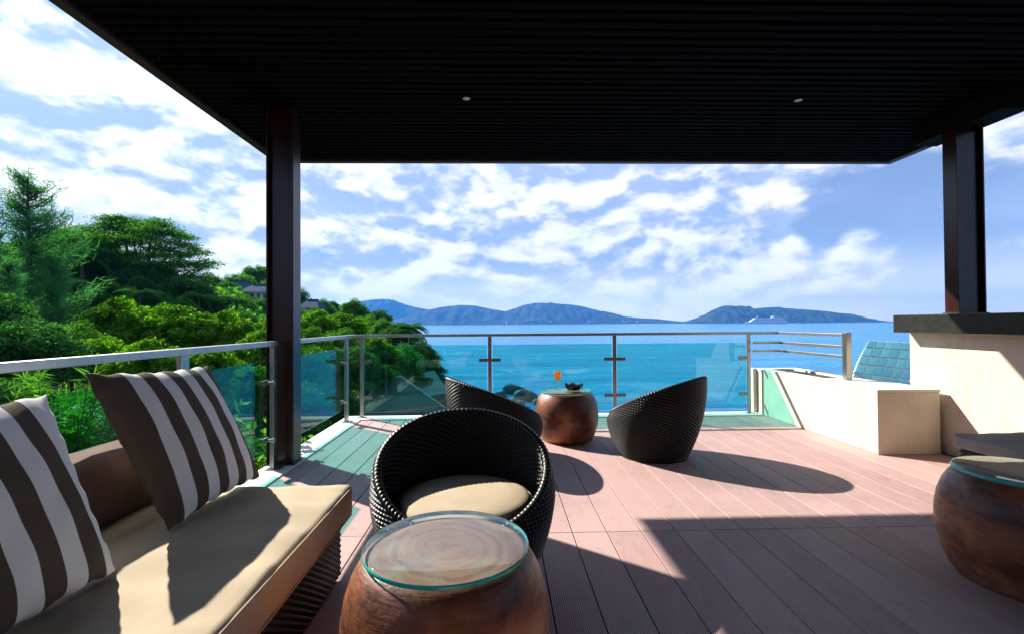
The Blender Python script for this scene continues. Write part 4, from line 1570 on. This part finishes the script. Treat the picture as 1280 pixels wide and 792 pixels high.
# ------------------------------------------------------------------ cruise ship, boats, far houses
SHD = 3050
sc_ = on_z(958, 405.2, SEA_Z)
sp = at(958, 405, SHD)
ship = thing('cruise_ship', 'long white cruise ship anchored in front of the island', 'ship', (sp.x, SHD, SEA_Z), math.radians(-3))
k = SHD / F_PX
Ls = 53 * k
secs = [(-.50, .40, 0.0), (-.47, .95, 0), (-.30, 1, 0), (.25, 1, 0), (.40, .75, .0), (.47, .35, .04), (.505, .04, .08)]
bw = 16.0
vs, fs = [], []
for u, wv, rise in secs:
    for zz, wk in ((-4, .7), (4, .92), (13 + rise * 60, 1.0)):
        vs += [(-u * Ls, -bw * wv * wk, zz), (-u * Ls, bw * wv * wk, zz)]
for i in range(len(secs) - 1):
    a, b = i * 6, (i + 1) * 6
    for j in (0, 2):
        fs.append((a + j, a + j + 2, b + j + 2, b + j))
        fs.append((a + j + 1, b + j + 1, b + j + 3, a + j + 3))
    fs.append((a + 4, a + 5, b + 5, b + 4))
    fs.append((a, b, b + 1, a + 1))
fs.append((0, 1, 3, 2))
fs.append((2, 3, 5, 4))
e = (len(secs) - 1) * 6
fs += [(e, e + 2, e + 3, e + 1), (e + 2, e + 4, e + 5, e + 3)]
hull = MB().add(vs, fs).build('hull', 'ship_white', ship)
MB().box(-Ls * .43, Ls * .48, -bw - .35, -bw + .1, 2.2, 3.6).build('hull_stripe', 'ship_blue', hull)
for i, (u0, u1) in enumerate(((-.40, .45), (-.37, .44), (-.345, .42), (-.32, .40), (-.29, .37))):
    z0 = 13 + i * 4.6
    dk = MB().box(u0 * Ls, u1 * Ls, -bw * .92 + i * .8, bw * .92 - i * .8, z0, z0 + 4.6).build('deck_house', 'ship_white', ship, bevel=.6, segs=1)
    MB().box(u0 * Ls + 4, u1 * Ls - 4, -bw * .92 + i * .8 - .25, -bw * .92 + i * .8 + .1, z0 + 1.4, z0 + 3.2).build('window_band', 'ship_window', dk)
fz = 13 + 5 * 4.6
MB().add([(.10 * Ls, -4, fz), (.19 * Ls, -4, fz), (.19 * Ls, 4, fz), (.10 * Ls, 4, fz), (.145 * Ls, -3, fz + 15), (.20 * Ls, -3, fz + 13), (.20 * Ls, 3, fz + 13), (.145 * Ls, 3, fz + 15)],
         [(0, 1, 2, 3), (4, 5, 6, 7), (0, 1, 5, 4), (1, 2, 6, 5), (2, 3, 7, 6), (3, 0, 4, 7)]).build('funnel', 'ship_white', ship)
MB().tube([(-.22 * Ls, 0, fz), (-.21 * Ls, 0, fz + 16)], [1.6, .6], 8).build('mast', 'ship_white', ship)
MB().tube([(-.22 * Ls, -5, fz + 9), (-.22 * Ls, 5, fz + 9)], .6, 6).build('mast_yard', 'ship_white', ship)


def boat(px, py, lm, sail, label):
    d_ = 2600
    p = at(px, py, d_)
    t = thing('small_boat', label, 'boat', (p.x, d_, SEA_Z))
    vs = []
    for u, wv in ((-.5, .8), (0, 1), (.35, .7), (.5, .05)):
        vs += [(u * lm, -lm * .14 * wv * .6, -.4), (u * lm, lm * .14 * wv * .6, -.4), (u * lm, lm * .14 * wv, lm * .10), (u * lm, -lm * .14 * wv, lm * .10)]
    fs = [(0, 3, 2, 1), (12, 13, 14, 15)]
    for i in range(3):
        for j in range(4):
            fs.append((i * 4 + j, i * 4 + (j + 1) % 4, i * 4 + 4 + (j + 1) % 4, i * 4 + 4 + j))
    MB().add(vs, fs).build('hull', 'ship_white', t)
    MB().box(-lm * .3, lm * .12, -lm * .1, lm * .1, lm * .10, lm * .24).build('cabin', 'ship_white', t, bevel=.2, segs=1)
    if sail:
        MB().tube([(lm * .1, 0, lm * .1), (lm * .1, 0, lm * 1.35)], .35, 6).build('mast', 'ship_white', t)
        MB().add([(lm * .08, -.1, lm * .22), (-lm * .42, -.1, lm * .22), (lm * .08, -.1, lm * 1.3), (lm * .08, .1, lm * .22), (-lm * .42, .1, lm * .22), (lm * .08, .1, lm * 1.3)],
                 [(0, 1, 2), (5, 4, 3), (0, 3, 4, 1), (1, 4, 5, 2), (2, 5, 3, 0)]).build('sail', 'ship_white', t)
    return t


boat(998, 405, 11, True, 'small white sailing boat just off the stern of the cruise ship')
boat(1051, 404, 15, False, 'white motor boat near the tip of the island')
boat(1060, 404, 12, False, 'white motor boat near the tip of the island')['group'] = 'motor boats by the island'
boat(1068, 404, 9, False, 'white motor boat near the tip of the island')['group'] = 'motor boats by the island'
for o in COL.objects:
    if o.get('label') == 'white motor boat near the tip of the island':
        o['group'] = 'motor boats by the island'

hr = random.Random(5)
fh = thing('shore_house', 'tiny white house along the foot of the far hills', 'house', (0, 0, 0), group='houses along the far shore')
MB().box(-11, 11, -7, 7, -14, 9).build('wall', 'house_white', fh)
MB().add([(-12, -8, 9), (12, -8, 9), (12, 8, 9), (-12, 8, 9), (-7, 0, 14), (7, 0, 14)], [(0, 1, 5, 4), (1, 2, 5), (2, 3, 4, 5), (3, 0, 4), (3, 2, 1, 0)]).build('roof', 'pavilion_ridge', fh)
first = True
for k in range(34):
    px = hr.choice([hr.uniform(540, 640), hr.uniform(585, 700), hr.uniform(700, 800)])
    dd = 5600 - hr.uniform(560, 668)
    p = at(px, 404, dd)
    o = fh if first else copy_tree(fh)
    first = False
    o.location = (p.x, dd, SEA_Z + hr.uniform(4, 26))
    o.rotation_euler.z = hr.uniform(-.5, .5)
    s_ = hr.uniform(.35, .95)
    o.scale = (s_, s_, s_)

# ------------------------------------------------------------------ sea haze
hz = MB().box(-7200, 7200, -7200, 7200, -22, 360).mesh('haze', 'white_paint')
hz.materials.clear()
m = bpy.data.materials.new('haze_air')
m.use_nodes = True
t = NT(m.node_tree)
out = t.n('ShaderNodeOutputMaterial')
vol = t.n('ShaderNodeVolumePrincipled', {'Color': (.075, .34, 1.0, 1), 'Density': .000115, 'Anisotropy': .15})
t.link(vol.outputs[0], out.inputs['Volume'])
hz.materials.append(m)
ho = link('haze', hz)
tag(ho, 'thin blue sea haze in the air', kind='stuff')
ho.display_type = 'WIRE'
